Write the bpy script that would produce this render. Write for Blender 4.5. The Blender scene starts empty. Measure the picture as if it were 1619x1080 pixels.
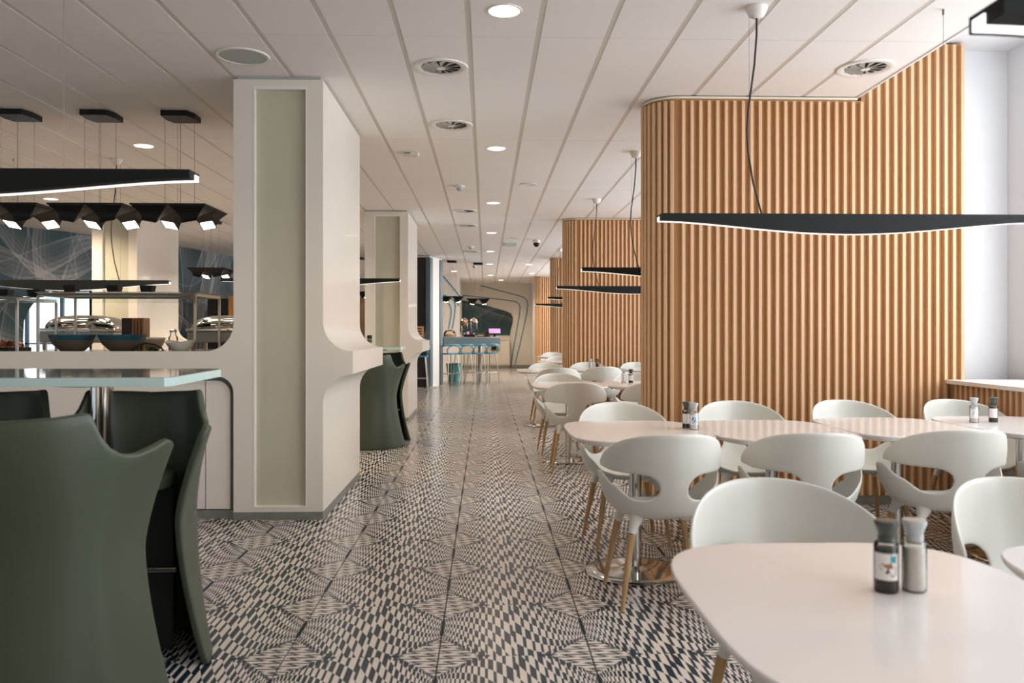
import bpy, bmesh, math, random
from mathutils import Vector, Matrix
from mathutils.geometry import tessellate_polygon
random.seed(7)
PI = math.pi
S = bpy.context.scene
COL = S.collection

# ------------------------------------------------------------------ camera, world, light
cam_d = bpy.data.cameras.new('camera'); cam = bpy.data.objects.new('camera', cam_d); COL.objects.link(cam)
cam.location = (0, 0, 1.27)
cam.rotation_euler = (PI / 2, 0, -math.atan(41.5 / 1300))
cam_d.sensor_width = 36; cam_d.lens = 1300 / 1619 * 36
cam_d.shift_y = -15 / 1619
cam_d.clip_end = 200; cam_d.clip_start = .02
cam_d.dof.use_dof = True; cam_d.dof.focus_distance = 8.0; cam_d.dof.aperture_fstop = 3.8
S.camera = cam
S.view_settings.view_transform = 'Standard'; S.view_settings.look = 'None'
S.view_settings.gamma = 1; S.view_settings.use_curve_mapping = False
S.view_settings.exposure = -0.32
try:
    S.cycles.max_bounces = 8; S.cycles.diffuse_bounces = 5; S.cycles.glossy_bounces = 4
    S.cycles.transparent_max_bounces = 12; S.cycles.transmission_bounces = 6
    S.cycles.caustics_reflective = False; S.cycles.caustics_refractive = False
    S.cycles.sample_clamp_indirect = 6
except Exception: pass
world = bpy.data.worlds.new('sky'); S.world = world; world.use_nodes = True
bg = world.node_tree.nodes['Background']; bg.inputs[0].default_value = (.80, .88, 1, 1); bg.inputs[1].default_value = 1.2

def area(name, loc, rot, sx, sy, power, col=(1, 1, 1), spread=PI):
    l = bpy.data.lights.new(name, 'AREA'); l.shape = 'RECTANGLE'; l.size = sx; l.size_y = sy
    l.energy = power; l.color = col; l.spread = spread
    o = bpy.data.objects.new(name, l); COL.objects.link(o); o.location = loc; o.rotation_euler = rot
    return o
# daylight entering through the window openings of the right-hand wall (X = 4)
DAY = (.93, .965, 1)
area('window_and_fill_light', (4.3, 3.3, 2.2), (0, PI / 2 - .18, 0), 2.4, 4.6, 235, DAY)
area('window_and_fill_light', (4.3, -1.6, 2.2), (0, PI / 2 - .18, 0), 2.4, 4.4, 190, DAY)
area('window_and_fill_light', (4.3, 9.4, 2.2), (0, PI / 2 - .18, 0), 2.4, 5.2, 240, DAY)
area('window_and_fill_light', (4.3, 15.8, 2.2), (0, PI / 2, 0), 2.4, 5.2, 240, DAY)
area('window_and_fill_light', (4.3, 22.3, 2.2), (0, PI / 2, 0), 2.4, 5.2, 330, DAY)
# added warm fill lamp behind the camera, in front of the plain back wall
area('window_and_fill_light', (-1.5, -4.6, 1.4), (PI / 2, 0, 0), 9.0, 2.2, 48, (1, .84, .66))
# glazed entrance on the far left
area('entrance_daylight', (-8.6, 15.6, 1.5), (PI / 2, 0, -PI / 2), 1.5, 2.0, 60, DAY)
WARM = (1, .80, .58)
DOWN = [(.1, 1.1), (.1, 4.42), (.1, 7.73), (.1, 11.0), (.1, 14.3), (.1, 17.6), (.1, 20.9), (.15, 25.0), (-3.17, 4.4), (-3.17, 7.73),
        (-3.17, 11.0), (-3.17, 14.3), (-5.64, 7.7), (-5.64, 10.85), (-5.64, 14.1), (-1.7, 21.0), (-.9, 23.4), (1.1, 21.0), (1.35, 24.2), (.5, 27.3)]  # the last entry is an added lamp that brightens the end wall
for x, y in DOWN:
    l = bpy.data.lights.new('downlight_lamp', 'SPOT'); l.energy = (70 if x > -1.5 else 290) * (2.5 if y > 24.5 else 1.4 if y > 16 else 1) * (.16 if (x < -3 and y < 6) or y < 2 else 1); l.spot_size = 2.6; l.spot_blend = .8
    l.color = WARM; l.shadow_soft_size = .08
    o = bpy.data.objects.new('downlight_lamp', l); COL.objects.link(o); o.location = (x, y, 2.96)

# ------------------------------------------------------------------ node helpers
class NX:
    nt = None
    def __init__(s, v): s.v = v
    def _m(s, op, *a):
        n = NX.nt.nodes.new('ShaderNodeMath'); n.operation = op
        for i, q in enumerate((s,) + a):
            q = q.v if isinstance(q, NX) else q
            if isinstance(q, (int, float)): n.inputs[i].default_value = q
            else: NX.nt.links.new(q, n.inputs[i])
        return NX(n.outputs[0])
    def __add__(s, o): return s._m('ADD', o)
    def __sub__(s, o): return s._m('SUBTRACT', o)
    def __mul__(s, o): return s._m('MULTIPLY', o)
    def __truediv__(s, o): return s._m('DIVIDE', o)
    def abs(s): return s._m('ABSOLUTE')
    def fract(s): return s._m('FRACT')
    def floor(s): return s._m('FLOOR')
    def ln(s): return s._m('LOGARITHM', math.e)
    def lt(s, o): return s._m('LESS_THAN', o)
    def gt(s, o): return s._m('GREATER_THAN', o)
    def sin(s): return s._m('SINE')
    def pw(s, o): return s._m('POWER', o)
    def mx(s, o): return s._m('MAXIMUM', o)
    def mn(s, o): return s._m('MINIMUM', o)
    def xor(s, o): return (s - o).abs()

def mat(name, col, rough=.5, metal=0, spec=.5, noise=0, nscale=8, bump=0, bscale=60, coat=0, emit=None, estr=0, trans=0, aniso=None):
    m = bpy.data.materials.new(name); m.use_nodes = True
    nt = m.node_tree; b = nt.nodes['Principled BSDF']
    b.inputs['Base Color'].default_value = (*col, 1); b.inputs['Roughness'].default_value = rough
    b.inputs['Metallic'].default_value = metal; b.inputs['Specular IOR Level'].default_value = spec
    b.inputs['Coat Weight'].default_value = coat; b.inputs['Coat Roughness'].default_value = .08
    b.inputs['Transmission Weight'].default_value = trans
    if emit: b.inputs['Emission Color'].default_value = (*emit, 1); b.inputs['Emission Strength'].default_value = estr
    tc = nt.nodes.new('ShaderNodeTexCoord')
    if noise:
        n = nt.nodes.new('ShaderNodeTexNoise'); n.inputs['Scale'].default_value = nscale; n.inputs['Detail'].default_value = 4
        nt.links.new(tc.outputs['Object'], n.inputs['Vector'])
        r = nt.nodes.new('ShaderNodeMapRange'); r.inputs[1].default_value = .3; r.inputs[2].default_value = .7
        r.inputs[3].default_value = 1 - noise; r.inputs[4].default_value = 1 + noise
        nt.links.new(n.outputs[0], r.inputs[0])
        x = nt.nodes.new('ShaderNodeVectorMath'); x.operation = 'SCALE'; x.inputs[0].default_value = col
        nt.links.new(r.outputs[0], x.inputs['Scale']); nt.links.new(x.outputs[0], b.inputs['Base Color'])
    if bump:
        n = nt.nodes.new('ShaderNodeTexNoise'); n.inputs['Scale'].default_value = bscale; n.inputs['Detail'].default_value = 3
        nt.links.new(tc.outputs['Object'], n.inputs['Vector'])
        u = nt.nodes.new('ShaderNodeBump'); u.inputs['Strength'].default_value = bump; u.inputs['Distance'].default_value = .002
        nt.links.new(n.outputs[0], u.inputs['Height']); nt.links.new(u.outputs[0], b.inputs['Normal'])
    return m

def glass(name, tint=(.92, .97, .95), gl=.5):
    m = bpy.data.materials.new(name); m.use_nodes = True; nt = m.node_tree; nt.nodes.clear()
    o = nt.nodes.new('ShaderNodeOutputMaterial'); mx = nt.nodes.new('ShaderNodeMixShader')
    t = nt.nodes.new('ShaderNodeBsdfTransparent'); t.inputs[0].default_value = (*tint, 1)
    g = nt.nodes.new('ShaderNodeBsdfGlossy'); g.inputs[1].default_value = .02
    f = nt.nodes.new('ShaderNodeFresnel'); f.inputs[0].default_value = 1.3 + gl * .3
    nt.links.new(f.outputs[0], mx.inputs[0]); nt.links.new(t.outputs[0], mx.inputs[1]); nt.links.new(g.outputs[0], mx.inputs[2])
    nt.links.new(mx.outputs[0], o.inputs[0]); return m

def wood(name, c1, c2, scale=(40, 40, 2.2), rough=.45):
    m = mat(name, c1, rough); nt = m.node_tree; b = nt.nodes['Principled BSDF']
    oi = nt.nodes.new('ShaderNodeObjectInfo'); tc = nt.nodes.new('ShaderNodeTexCoord'); mp = nt.nodes.new('ShaderNodeMapping')
    mp.inputs['Scale'].default_value = scale
    ad = nt.nodes.new('ShaderNodeVectorMath'); ad.operation = 'ADD'
    nt.links.new(tc.outputs['Object'], ad.inputs[0]); nt.links.new(oi.outputs['Location'], ad.inputs[1])
    nt.links.new(ad.outputs[0], mp.inputs[0])
    n = nt.nodes.new('ShaderNodeTexNoise'); n.inputs['Scale'].default_value = 1; n.inputs['Detail'].default_value = 5
    n.inputs['Distortion'].default_value = .6
    nt.links.new(mp.outputs[0], n.inputs['Vector'])
    cr = nt.nodes.new('ShaderNodeValToRGB'); cr.color_ramp.elements[0].position = .3; cr.color_ramp.elements[1].position = .7
    cr.color_ramp.elements[0].color = (*c1, 1); cr.color_ramp.elements[1].color = (*c2, 1)
    nt.links.new(n.outputs[0], cr.inputs[0]); nt.links.new(cr.outputs[0], b.inputs['Base Color'])
    return m

M = {}
M['panel'] = mat('ceiling_panel_white', (.855, .81, .78), .9, bump=.15, bscale=300, noise=.015, nscale=2)
M['tbar'] = mat('ceiling_grid_beige', (.62, .57, .51), .4)
M['plaster'] = mat('white_plaster', (.76, .78, .81), .8, bump=.05, noise=.01)
M['wall_warm'] = mat('warm_wall_paint', (.62, .55, .48), .7, noise=.02)
M['lacquer'] = mat('white_lacquer', (.73, .68, .61), .32, coat=.25, noise=.012, nscale=3)
M['lacquer_dull'] = mat('white_laminate', (.76, .71, .65), .5, noise=.012, nscale=3)
M['recess'] = mat('pale_green_glass_panel', (.51, .49, .38), .35, coat=.3, noise=.04, nscale=1.5)
M['slate'] = mat('slate_blue_lacquer', (.075, .115, .13), .4, noise=.03)
M['metal_base'] = mat('brushed_grey_metal', (.30, .31, .28), .4, .6, noise=.12, nscale=14)
M['slat'] = wood('oak_slat', (.62, .385, .205), (.69, .45, .26), (60, 60, 2.2))
M['slat_back'] = wood('oak_backing_shaded', (.40, .205, .085), (.46, .245, .105), (60, 60, 2.2), .6)  # same oak as the slats, darkened to paint in the shade between them
M['trim_pale'] = mat('pale_edge_trim', (.70, .62, .50), .5)
M['leg_wood'] = wood('ash_leg', (.36, .22, .10), (.50, .32, .16), (60, 60, 6))
M['chair'] = mat('grey_white_plastic', (.66, .655, .60), .38, bump=.08, bscale=400)
M['table'] = mat('white_table_top', (.80, .755, .725), .22, coat=.35, noise=.008, nscale=5)
M['table_under'] = mat('white_table_edge', (.72, .69, .66), .4)
M['chrome'] = mat('polished_steel', (.62, .61, .58), .10, 1)
M['steel'] = mat('satin_steel', (.50, .48, .43), .28, 1)
M['tub'] = mat('dark_green_plastic', (.052, .068, .042), .42, bump=.1, bscale=300)
M['tub_in'] = mat('black_inside_shade', (.012, .012, .012), .5)  # shade inside the stool shell, painted as black
M['frost'] = mat('frosted_glass_edge', (.58, .80, .79), .18, coat=.6)
M['frost_top'] = mat('mirror_glass_top', (.30, .30, .27), .07, .0, .9, coat=1)
M['black'] = mat('black_lacquer', (.006, .005, .005), .5, spec=.3)
M['black_matt'] = mat('black_matt_paint', (.006, .008, .008), .65, spec=.3)
M['blackgl'] = mat('black_panel', (.008, .006, .008), .5)
M['led'] = mat('led_strip', (1, 1, 1), .5, emit=(1, .97, .93), estr=1.7)
M['lens'] = mat('lamp_lens', (1, 1, 1), .5, emit=(1, .90, .75), estr=5)
M['down'] = mat('downlight_disc', (1, 1, 1), .5, emit=(1, .93, .84), estr=6)
M['white'] = mat('white_plastic', (.78, .75, .70), .5)
M['grille'] = mat('grey_grille', (.42, .44, .42), .6)
M['dark'] = mat('dark_void', (.03, .03, .03), .8)
M['cable'] = mat('black_cable', (.01, .01, .01), .5)
M['wire'] = mat('steel_wire', (.22, .20, .18), .4, .6)
M['blue'] = mat('blue_line_paint', (.035, .26, .36), .5)
M['blue_st'] = mat('turquoise_stool_plastic', (.03, .24, .36), .35, coat=.3)
M['teal'] = mat('teal_glaze', (.012, .07, .105), .3, coat=.5)
M['taupe'] = mat('taupe_stoneware', (.11, .085, .06), .5)
M['cream'] = mat('cream_ceramic', (.62, .58, .50), .3, coat=.4)
M['pinkc'] = mat('rose_ceramic', (.45, .33, .26), .35, coat=.4)
M['counter'] = mat('grey_counter_top', (.22, .20, .17), .25, coat=.3)
M['glass'] = glass('clear_glass')
M['glass_jar'] = glass('jar_glass', (.985, .985, .98), .3)
M['brown'] = mat('brown_bar', (.33, .15, .05), .35)
M['darkbrown'] = mat('dark_brown_box', (.03, .014, .008), .4)
M['leaf'] = mat('green_leaves', (.07, .11, .02), .5, noise=.4, nscale=30)
M['tomato'] = mat('red_vegetable', (.42, .09, .03), .4, noise=.3, nscale=30)
M['pepper'] = mat('peppercorns', (.035, .03, .022), .6, noise=.6, nscale=250)
M['salt'] = mat('white_salt', (.90, .87, .80), .6, noise=.05, nscale=200)
M['paper'] = mat('paper_label', (.74, .70, .68), .6)
M['cap'] = mat('dark_mill_cap', (.035, .045, .038), .3, coat=.3)
M['cap_grey'] = mat('clear_mill_cap', (.42, .46, .46), .25, coat=.4)
M['logo'] = mat('blue_print', (.02, .25, .50), .5)
M['juice'] = mat('orange_juice', (.60, .30, .02), .4)
M['copper'] = mat('rose_metal_lid', (.55, .38, .27), .2, 1)
M['pink'] = mat('lit_screen_pink', (.8, .3, .7), .4, emit=(.85, .36, .70), estr=.5)
M['screenblue'] = mat('lit_screen_blue', (.2, .6, .8), .4, emit=(.15, .45, .62), estr=.7)
M['crate'] = mat('orange_wood_crate', (.55, .30, .14), .6, noise=.1)
M['pot'] = mat('teal_plastic_bucket', (.06, .30, .30), .4)
M['orange'] = mat('warm_timber', (.50, .22, .05), .5, noise=.1)
M['palewood'] = mat('orange_back_wall', (.55, .36, .22), .6, noise=.05)

def floor_mat():
    m = bpy.data.materials.new('geometric_print_tile'); m.use_nodes = True; nt = m.node_tree; NX.nt = nt
    b = nt.nodes['Principled BSDF']; g = nt.nodes.new('ShaderNodeNewGeometry'); sp = nt.nodes.new('ShaderNodeSeparateXYZ')
    nt.links.new(g.outputs['Position'], sp.inputs[0]); X, Y = NX(sp.outputs[0]), NX(sp.outputs[1])
    T = .6
    fx = ((X + .185 + 6 + .3) / T).fract() * T - .3          # 0 on the long joint
    fy = ((Y - 3.225 + 6 + .3) / T).fract() * T - .3         # 0 on the cross joint
    ax = fx.abs(); d = ax / .3
    # long stripes, fine at the joint and coarse in the middle of the tile, broken by fanned bands
    u = (d * 4.2 + 1).ln() * 8.6
    my = ((Y - 3.225 + 6) / T).fract() * T - .3               # 0 half-way between cross joints
    v = my / (d * .21 + .05) + fx * 8.0 + 40
    st = (u + .1).fract().lt(.36)
    bd = v.fract().lt(.5)
    main = st.xor(bd)
    # diamonds of cross stripes on every joint crossing
    ay = fy.abs()
    dia = (ax / .158 + ay / .19).lt(1.0)
    w2 = (fy / .027 + 50).fract().lt(.34)
    b2 = (fx / .13 + fy / .050 + 50).fract().lt(.22)
    dm = w2.xor(b2)
    rim = (ax / .205 + ay / .21).lt(1.0) * (ax / .158 + ay / .19).gt(1.0) * ((u * 1.0).fract().lt(.60).mx((ax / .205 + ay / .05).lt(1.0)))
    dash = ax.lt(.009) * my.abs().lt(.085)
    val = dia * (dm * -1.0 + 1) + (dia * -1.0 + 1) * main * (rim * -1.0 + 1)
    val = val * (dash * -1.0 + 1)
    mx = nt.nodes.new('ShaderNodeMix'); mx.data_type = 'RGBA'
    mx.inputs[6].default_value = (.008, .025, .042, 1); mx.inputs[7].default_value = (.66, .585, .52, 1)
    nt.links.new(val.v, mx.inputs[0]); nt.links.new(mx.outputs[2], b.inputs['Base Color'])
    b.inputs['Roughness'].default_value = .27; b.inputs['Specular IOR Level'].default_value = .32
    n = nt.nodes.new('ShaderNodeTexNoise'); n.inputs['Scale'].default_value = 1.2; n.inputs['Detail'].default_value = 3
    r = nt.nodes.new('ShaderNodeMapRange'); r.inputs[3].default_value = .14; r.inputs[4].default_value = .30
    nt.links.new(g.outputs['Position'], n.inputs['Vector']); nt.links.new(n.outputs[0], r.inputs[0]); nt.links.new(r.outputs[0], b.inputs['Roughness'])
    return m
M['floor'] = floor_mat()
M['grout'] = mat('dark_joint', (.03, .03, .03), .7)

def mural_mat(amp=1.0):
    m = bpy.data.materials.new('teal_light_trail_mural'); m.use_nodes = True; nt = m.node_tree; NX.nt = nt
    b = nt.nodes['Principled BSDF']; g = nt.nodes.new('ShaderNodeNewGeometry')
    sp = nt.nodes.new('ShaderNodeSeparateXYZ'); nt.links.new(g.outputs['Position'], sp.inputs[0])
    sx, sz = NX(sp.outputs[0]) * .8 + NX(sp.outputs[1]) * .75, NX(sp.outputs[2])
    rr = random.Random(11); tot = None
    for i in range(17):
        up = i % 2; w = rr.uniform(.9, 2.2); p_ = rr.uniform(0, 6.28); A = rr.uniform(.35, .8); q_ = rr.uniform(0, 6.28)
        if up: e = sz - rr.uniform(.8, 2.8) - (sx * w + p_).sin() * A - (sx * (w * .43) + q_).sin() * .5
        else:
            ph = (sx + (sz * w * .9 + p_).sin() * A * .8) / rr.uniform(1.9, 3.2) + rr.uniform(0, 1); e = (ph.fract() - .5) * 2.2
        if i % 3 == 0: e = e * -1.0
        line = ((e.abs() / -.022) + 1).mx(0) * .25
        wv = ((e / -rr.uniform(.30, .75)) + 1).mx(0).mn(1); veil = wv.pw(2.0) * e.gt(0) * ((sx * w * .7 + sz * .9 + q_).sin() * .5 + .5).pw(2.0) * .62
        veil = veil * ((e * 70.0 + sx * 9.0).sin() * .28 + .72); tot = line + veil if tot is None else tot + line + veil
    mp = nt.nodes.new('ShaderNodeMapping'); mp.inputs['Location'].default_value = (5, 5, 5)
    nt.links.new(g.outputs['Position'], mp.inputs[0])
    n = nt.nodes.new('ShaderNodeTexNoise'); n.inputs['Scale'].default_value = .5; nt.links.new(mp.outputs[0], n.inputs['Vector'])
    cr = nt.nodes.new('ShaderNodeValToRGB'); cr.color_ramp.elements[0].position = .35; cr.color_ramp.elements[1].position = .68
    cr.color_ramp.elements[0].color = (.002, .018, .030, 1); cr.color_ramp.elements[1].color = (.016, .085, .105, 1)
    nt.links.new(n.outputs[0], cr.inputs[0])
    mx = nt.nodes.new('ShaderNodeMix'); mx.data_type = 'RGBA'; mx.inputs[7].default_value = (.56, .54, .55, 1)
    nt.links.new((tot * amp).mn(.9).v, mx.inputs[0]); nt.links.new(cr.outputs[0], mx.inputs[6]); nt.links.new(mx.outputs[2], b.inputs['Base Color'])
    b.inputs['Roughness'].default_value = .45
    return m
M['mural'] = mural_mat(.85)
M['mural_dark'] = mural_mat(.28)

# ------------------------------------------------------------------ mesh helpers
def bx(bm, x0, x1, y0, y1, z0, z1, bev=0):
    vs = [bm.verts.new((x, y, z)) for z in (z0, z1) for x, y in ((x0, y0), (x1, y0), (x1, y1), (x0, y1))]
    fs = [bm.faces.new([vs[i] for i in q]) for q in ((3, 2, 1, 0), (4, 5, 6, 7), (0, 1, 5, 4), (1, 2, 6, 5), (2, 3, 7, 6), (3, 0, 4, 7))]
    if bev:
        es = list({e for f in fs for e in f.edges})
        bmesh.ops.bevel(bm, geom=es, offset=bev, segments=2, affect='EDGES', profile=.5)
    return bm
def B(*a, **k):
    bm = bmesh.new(); bx(bm, *a, **k); return bm
def quad(bm, *p): bm.faces.new([bm.verts.new(q) for q in p])
def lathe(bm, prof, n=24, cx=0, cy=0, cap0=True, cap1=True):
    rings = []
    for r, z in prof:
        rings.append([bm.verts.new((cx + r * math.cos(2 * PI * i / n), cy + r * math.sin(2 * PI * i / n), z)) for i in range(n)])
    for a, b in zip(rings, rings[1:]):
        for i in range(n): bm.faces.new((a[i], a[(i + 1) % n], b[(i + 1) % n], b[i]))
    if cap0: bm.faces.new(rings[0][::-1])
    if cap1: bm.faces.new(rings[-1])
    return bm
def L(prof, n=24, **k): return lathe(bmesh.new(), prof, n, **k)
def tube(bm, pts, rad, n=8):
    pts = [Vector(p) for p in pts]; rads = rad if isinstance(rad, (list, tuple)) else [rad] * len(pts)
    rings = []; up = None
    for i, p in enumerate(pts):
        t = (pts[min(i + 1, len(pts) - 1)] - pts[max(i - 1, 0)]).normalized()
        if up is None: up = t.orthogonal().normalized()
        s = t.cross(up)
        if s.length < 1e-4: s = t.orthogonal()
        s.normalize(); up = s.cross(t).normalized()
        rings.append([bm.verts.new(p + (s * math.cos(2 * PI * k / n) + up * math.sin(2 * PI * k / n)) * rads[i]) for k in range(n)])
    for a, b in zip(rings, rings[1:]):
        for k in range(n): bm.faces.new((a[k], a[(k + 1) % n], b[(k + 1) % n], b[k]))
    bm.faces.new(rings[0][::-1]); bm.faces.new(rings[-1]); return bm
def prism(bm, outer, y0, y1, holes=(), plane='XZ'):
    """extrude a 2-D outline; plane XZ: depth along Y, plane XY: depth along Z"""
    loops = [list(outer)] + [list(h) for h in holes]
    P = (lambda p, d: (p[0], d, p[1])) if plane == 'XZ' else (lambda p, d: (p[0], p[1], d)) if plane == 'XY' else (lambda p, d: (d, p[0], p[1]))
    tris = tessellate_polygon([[Vector((*p, 0)) for p in l] for l in loops])
    flat = [p for l in loops for p in l]
    va = [bm.verts.new(P(p, y0)) for p in flat]; vb = [bm.verts.new(P(p, y1)) for p in flat]
    for t in tris:
        try: bm.faces.new([va[i] for i in t]); bm.faces.new([vb[i] for i in t][::-1])
        except ValueError: pass
    k = 0
    for l in loops:
        n = len(l)
        for i in range(n): bm.faces.new((va[k + i], va[k + (i + 1) % n], vb[k + (i + 1) % n], vb[k + i]))
        k += n
    bmesh.ops.recalc_face_normals(bm, faces=bm.faces[:]); return bm
def arc(cx, cz, r, a0, a1, n=10):
    return [(cx + r * math.cos(math.radians(a0 + (a1 - a0) * i / n)), cz + r * math.sin(math.radians(a0 + (a1 - a0) * i / n))) for i in range(n + 1)]
def mesh(name, bm, m, smooth=None):
    me = bpy.data.meshes.new(name); bmesh.ops.recalc_face_normals(bm, faces=bm.faces[:]) if smooth is not None else None
    bm.to_mesh(me); bm.free()
    for q in (m if isinstance(m, (list, tuple)) else [m]): me.materials.append(M[q] if isinstance(q, str) else q)
    if smooth:
        me.shade_smooth()
        try: me.set_sharp_from_angle(angle=math.radians(smooth))
        except Exception: pass
    return me
def obj(name, bm, m=None, parent=None, smooth=None, loc=None, rot=None):
    me = bm if isinstance(bm, bpy.types.Mesh) else mesh(name, bm, m, smooth)
    o = bpy.data.objects.new(name, me); COL.objects.link(o)
    if parent: o.parent = parent
    if loc: o.location = loc
    if rot: o.rotation_euler = rot
    return o
def thing(name, label, cat, loc=(0, 0, 0), rz=0, group=None):
    o = bpy.data.objects.new(name, None); COL.objects.link(o); o.location = loc; o.rotation_euler = (0, 0, rz); o.empty_display_size = .1
    o['label'] = label; o['category'] = cat
    if group: o['group'] = group
    return o
def tag(o, label, cat, group=None):
    o['label'] = label; o['category'] = cat
    if group: o['group'] = group
    return o
def struct(name, bm=None, m=None, parent=None, smooth=None):
    if bm is None: o = bpy.data.objects.new(name, None); COL.objects.link(o)
    else: o = obj(name, bm, m, parent, smooth)
    if not parent: o['kind'] = 'structure'
    return o
def dup(root, loc, rz=None, label=None, group=None):
    def cp(o, par):
        c = o.copy(); COL.objects.link(c)
        if par: c.parent = par
        for ch in kids.get(o.name, ()): cp(ch, c)
        return c
    kids = {}
    for a in [root] + list(root.children_recursive): kids[a.name] = list(a.children)
    r = cp(root, None); r.location = loc
    if rz is not None: r.rotation_euler = (0, 0, rz)
    if label: r['label'] = label
    if group: r['group'] = group
    return r

# ------------------------------------------------------------------ FLOOR
fl = struct('floor', B(-9.6, 4.6, -5, 30.5, -.12, -.006), 'grout')
def tile_bm(bm, cx, cy):
    hx, hy, c = .2972, .2993, .0009
    b = [bm.verts.new((cx + sx * hx, cy + sy * hy, -.010)) for sx, sy in ((-1, -1), (1, -1), (1, 1), (-1, 1))]
    t = [bm.verts.new((cx + sx * hx, cy + sy * hy, -c)) for sx, sy in ((-1, -1), (1, -1), (1, 1), (-1, 1))]
    q = [bm.verts.new((cx + sx * (hx - c), cy + sy * (hy - c), 0)) for sx, sy in ((-1, -1), (1, -1), (1, 1), (-1, 1))]
    for i in range(4):
        j = (i + 1) % 4; bm.faces.new((b[i], b[j], t[j], t[i])); bm.faces.new((t[i], t[j], q[j], q[i]))
    bm.faces.new(q)
bm = bmesh.new(); tile_bm(bm, 0, 0); tile_me = mesh('tile', bm, 'floor')
cells = []
for i in range(-15, 8):
    for j in range(-14, 46):
        cx, cy = -.185 + .3 + .6 * i, 3.225 + .3 + .6 * j
        if cy > 29.3: continue
        vis = cy > 2.2 and -1.25 * 1 < cx and cx / cy > -.6 and cx / cy < .72 and cx < 3.4
        if 5.9 < cy < 6.5 and cx > 1.3: vis = False
        if cy > 6.2 and cx / cy > .21: vis = False
        if cy < 5.3 and cx > -2.4 and cx / cy > -.62 and cy > 2.2: vis = vis or cx < 0
        cells.append((0 if vis else 1, cy, cx))
cells.sort()
rest = bmesh.new(); k = 0
for f, cy, cx in cells:
    if f == 0 and k < 298: obj('tile', tile_me, parent=fl, loc=(cx, cy, 0)); k += 1
    else: tile_bm(rest, cx, cy)
r = obj('tiles', rest, 'floor', fl); r['kind'] = 'stuff'

# ------------------------------------------------------------------ CEILING
ce = struct('ceiling', B(-9.6, 2.735, -5, 30.5, 3.0005, 3.12), 'tbar')
def panel_bm(bm, cx, cy): bx(bm, cx - .186, cx + .186, cy - 1.286, cy + 1.286, 2.999, 3.0045)
bm = bmesh.new(); panel_bm(bm, 0, 0); pan_me = mesh('ceiling_panel', bm, 'panel')
rest = bmesh.new(); pc = []
for i in range(-23, 7):
    for j in range(-4, 10):
        cx, cy = -.0975 + .404 * (i + .5), 4.82 + 2.58 * (j + .5)
        if cx < -9.4 or cy > 30: continue
        vis = cy > 2.2 and cx / cy > -.78 and (cy < 7 or cx < 1.7 or cx / cy < .2)
        pc.append((0 if vis else 1, cy, cx))
pc.sort(); k = 0
for f, cy, cx in pc:
    if f == 0 and k < 298: obj('ceiling_panel', pan_me, parent=ce, loc=(cx, cy, 0)); k += 1
    else: panel_bm(rest, cx, cy)
r = obj('ceiling_panels', rest, 'panel', ce); r['kind'] = 'stuff'
obj('upper_soffit', B(2.735, 4.6, -5, 30.5, 3.42, 3.5), 'plaster', ce)
bm = bmesh.new(); bx(bm, 2.7355, 2.752, -5, 30.5, 2.997, 3.42)
obj('ceiling_fascia', bm, 'plaster', ce)

# ------------------------------------------------------------------ WALLS
wr = struct('wall_right', B(4.0, 4.2, -5, 30.5, 0, .9), 'plaster')
bm = bmesh.new(); bx(bm, 4.0, 4.2, -5, 30.5, 3.28, 3.42); obj('window_header', bm, 'plaster', wr)
for y0, y1 in ((5.72, 6.9), (12.0, 13.3), (18.5, 19.8), (24.9, 30.5), (.6, .9), (-5, -3.9)):
    obj('window_pier', B(4.0, 4.2, y0, y1, .9, 3.28), 'plaster', wr)
wi = 0
for y0, y1 in ((.9, 5.72), (-3.9, .6), (6.9, 12.0), (13.3, 18.5), (19.8, 24.9)):
    wi += 1; bm = bmesh.new(); n = 3
    bx(bm, 4.03, 4.09, y0, y1, .9, .96); bx(bm, 4.03, 4.09, y0, y1, 3.22, 3.28)
    for q in range(n + 1):
        yy = y0 + (y1 - y0) * q / n; bx(bm, 4.03, 4.09, max(y0, yy - .03), min(y1, yy + .03), .96, 3.22)
    struct('window_%d' % wi, bm, 'white')
struct('wall_back', B(-9.6, 4.6, -5.1, -5, 0, 3.42), 'wall_warm')
# curved wall with the mural, far left
pts = [(-9.5, 6.0), (-9.3, 9.0), (-8.7, 11.4), (-7.95, 13.1), (-6.98, 14.9), (-6.45, 16.2), (-6.02, 17.6), (-5.75, 19.3), (-5.6, 22.0), (-5.55, 25.2)]
def spl(P, n=6):
    out = []
    for i in range(len(P) - 1):
        p0, p1, p2, p3 = (Vector(P[max(i - 1, 0)]), Vector(P[i]), Vector(P[i + 1]), Vector(P[min(i + 2, len(P) - 1)]))
        for k in range(n):
            t = k / n; out.append(tuple(.5 * ((2 * p1) + (p2 - p0) * t + (2 * p0 - 5 * p1 + 4 * p2 - p3) * t * t + (3 * p1 - p0 - 3 * p2 + p3) * t ** 3)))
    return out + [tuple(P[-1])]
SP = spl(pts)
def wall_strip(bm, P, z0f, z1f, th=.15):
    for a, b in zip(P, P[1:]):
        d = (Vector(b) - Vector(a)).normalized(); nn = Vector((-d.y, d.x)) * th
        za0, zb0, za1, zb1 = z0f(a), z0f(b), z1f(a), z1f(b)
        v = [bm.verts.new(q) for q in ((a[0], a[1], za0), (b[0], b[1], zb0), (b[0], b[1], zb1), (a[0], a[1], za1),
             (a[0] + nn.x, a[1] + nn.y, za0), (b[0] + nn.x, b[1] + nn.y, zb0), (b[0] + nn.x, b[1] + nn.y, zb1), (a[0] + nn.x, a[1] + nn.y, za1))]
        for q in ((0, 1, 2, 3), (7, 6, 5, 4), (0, 4, 5, 1), (3, 2, 6, 7), (0, 3, 7, 4), (1, 5, 6, 2)): bm.faces.new([v[i] for i in q])
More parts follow.
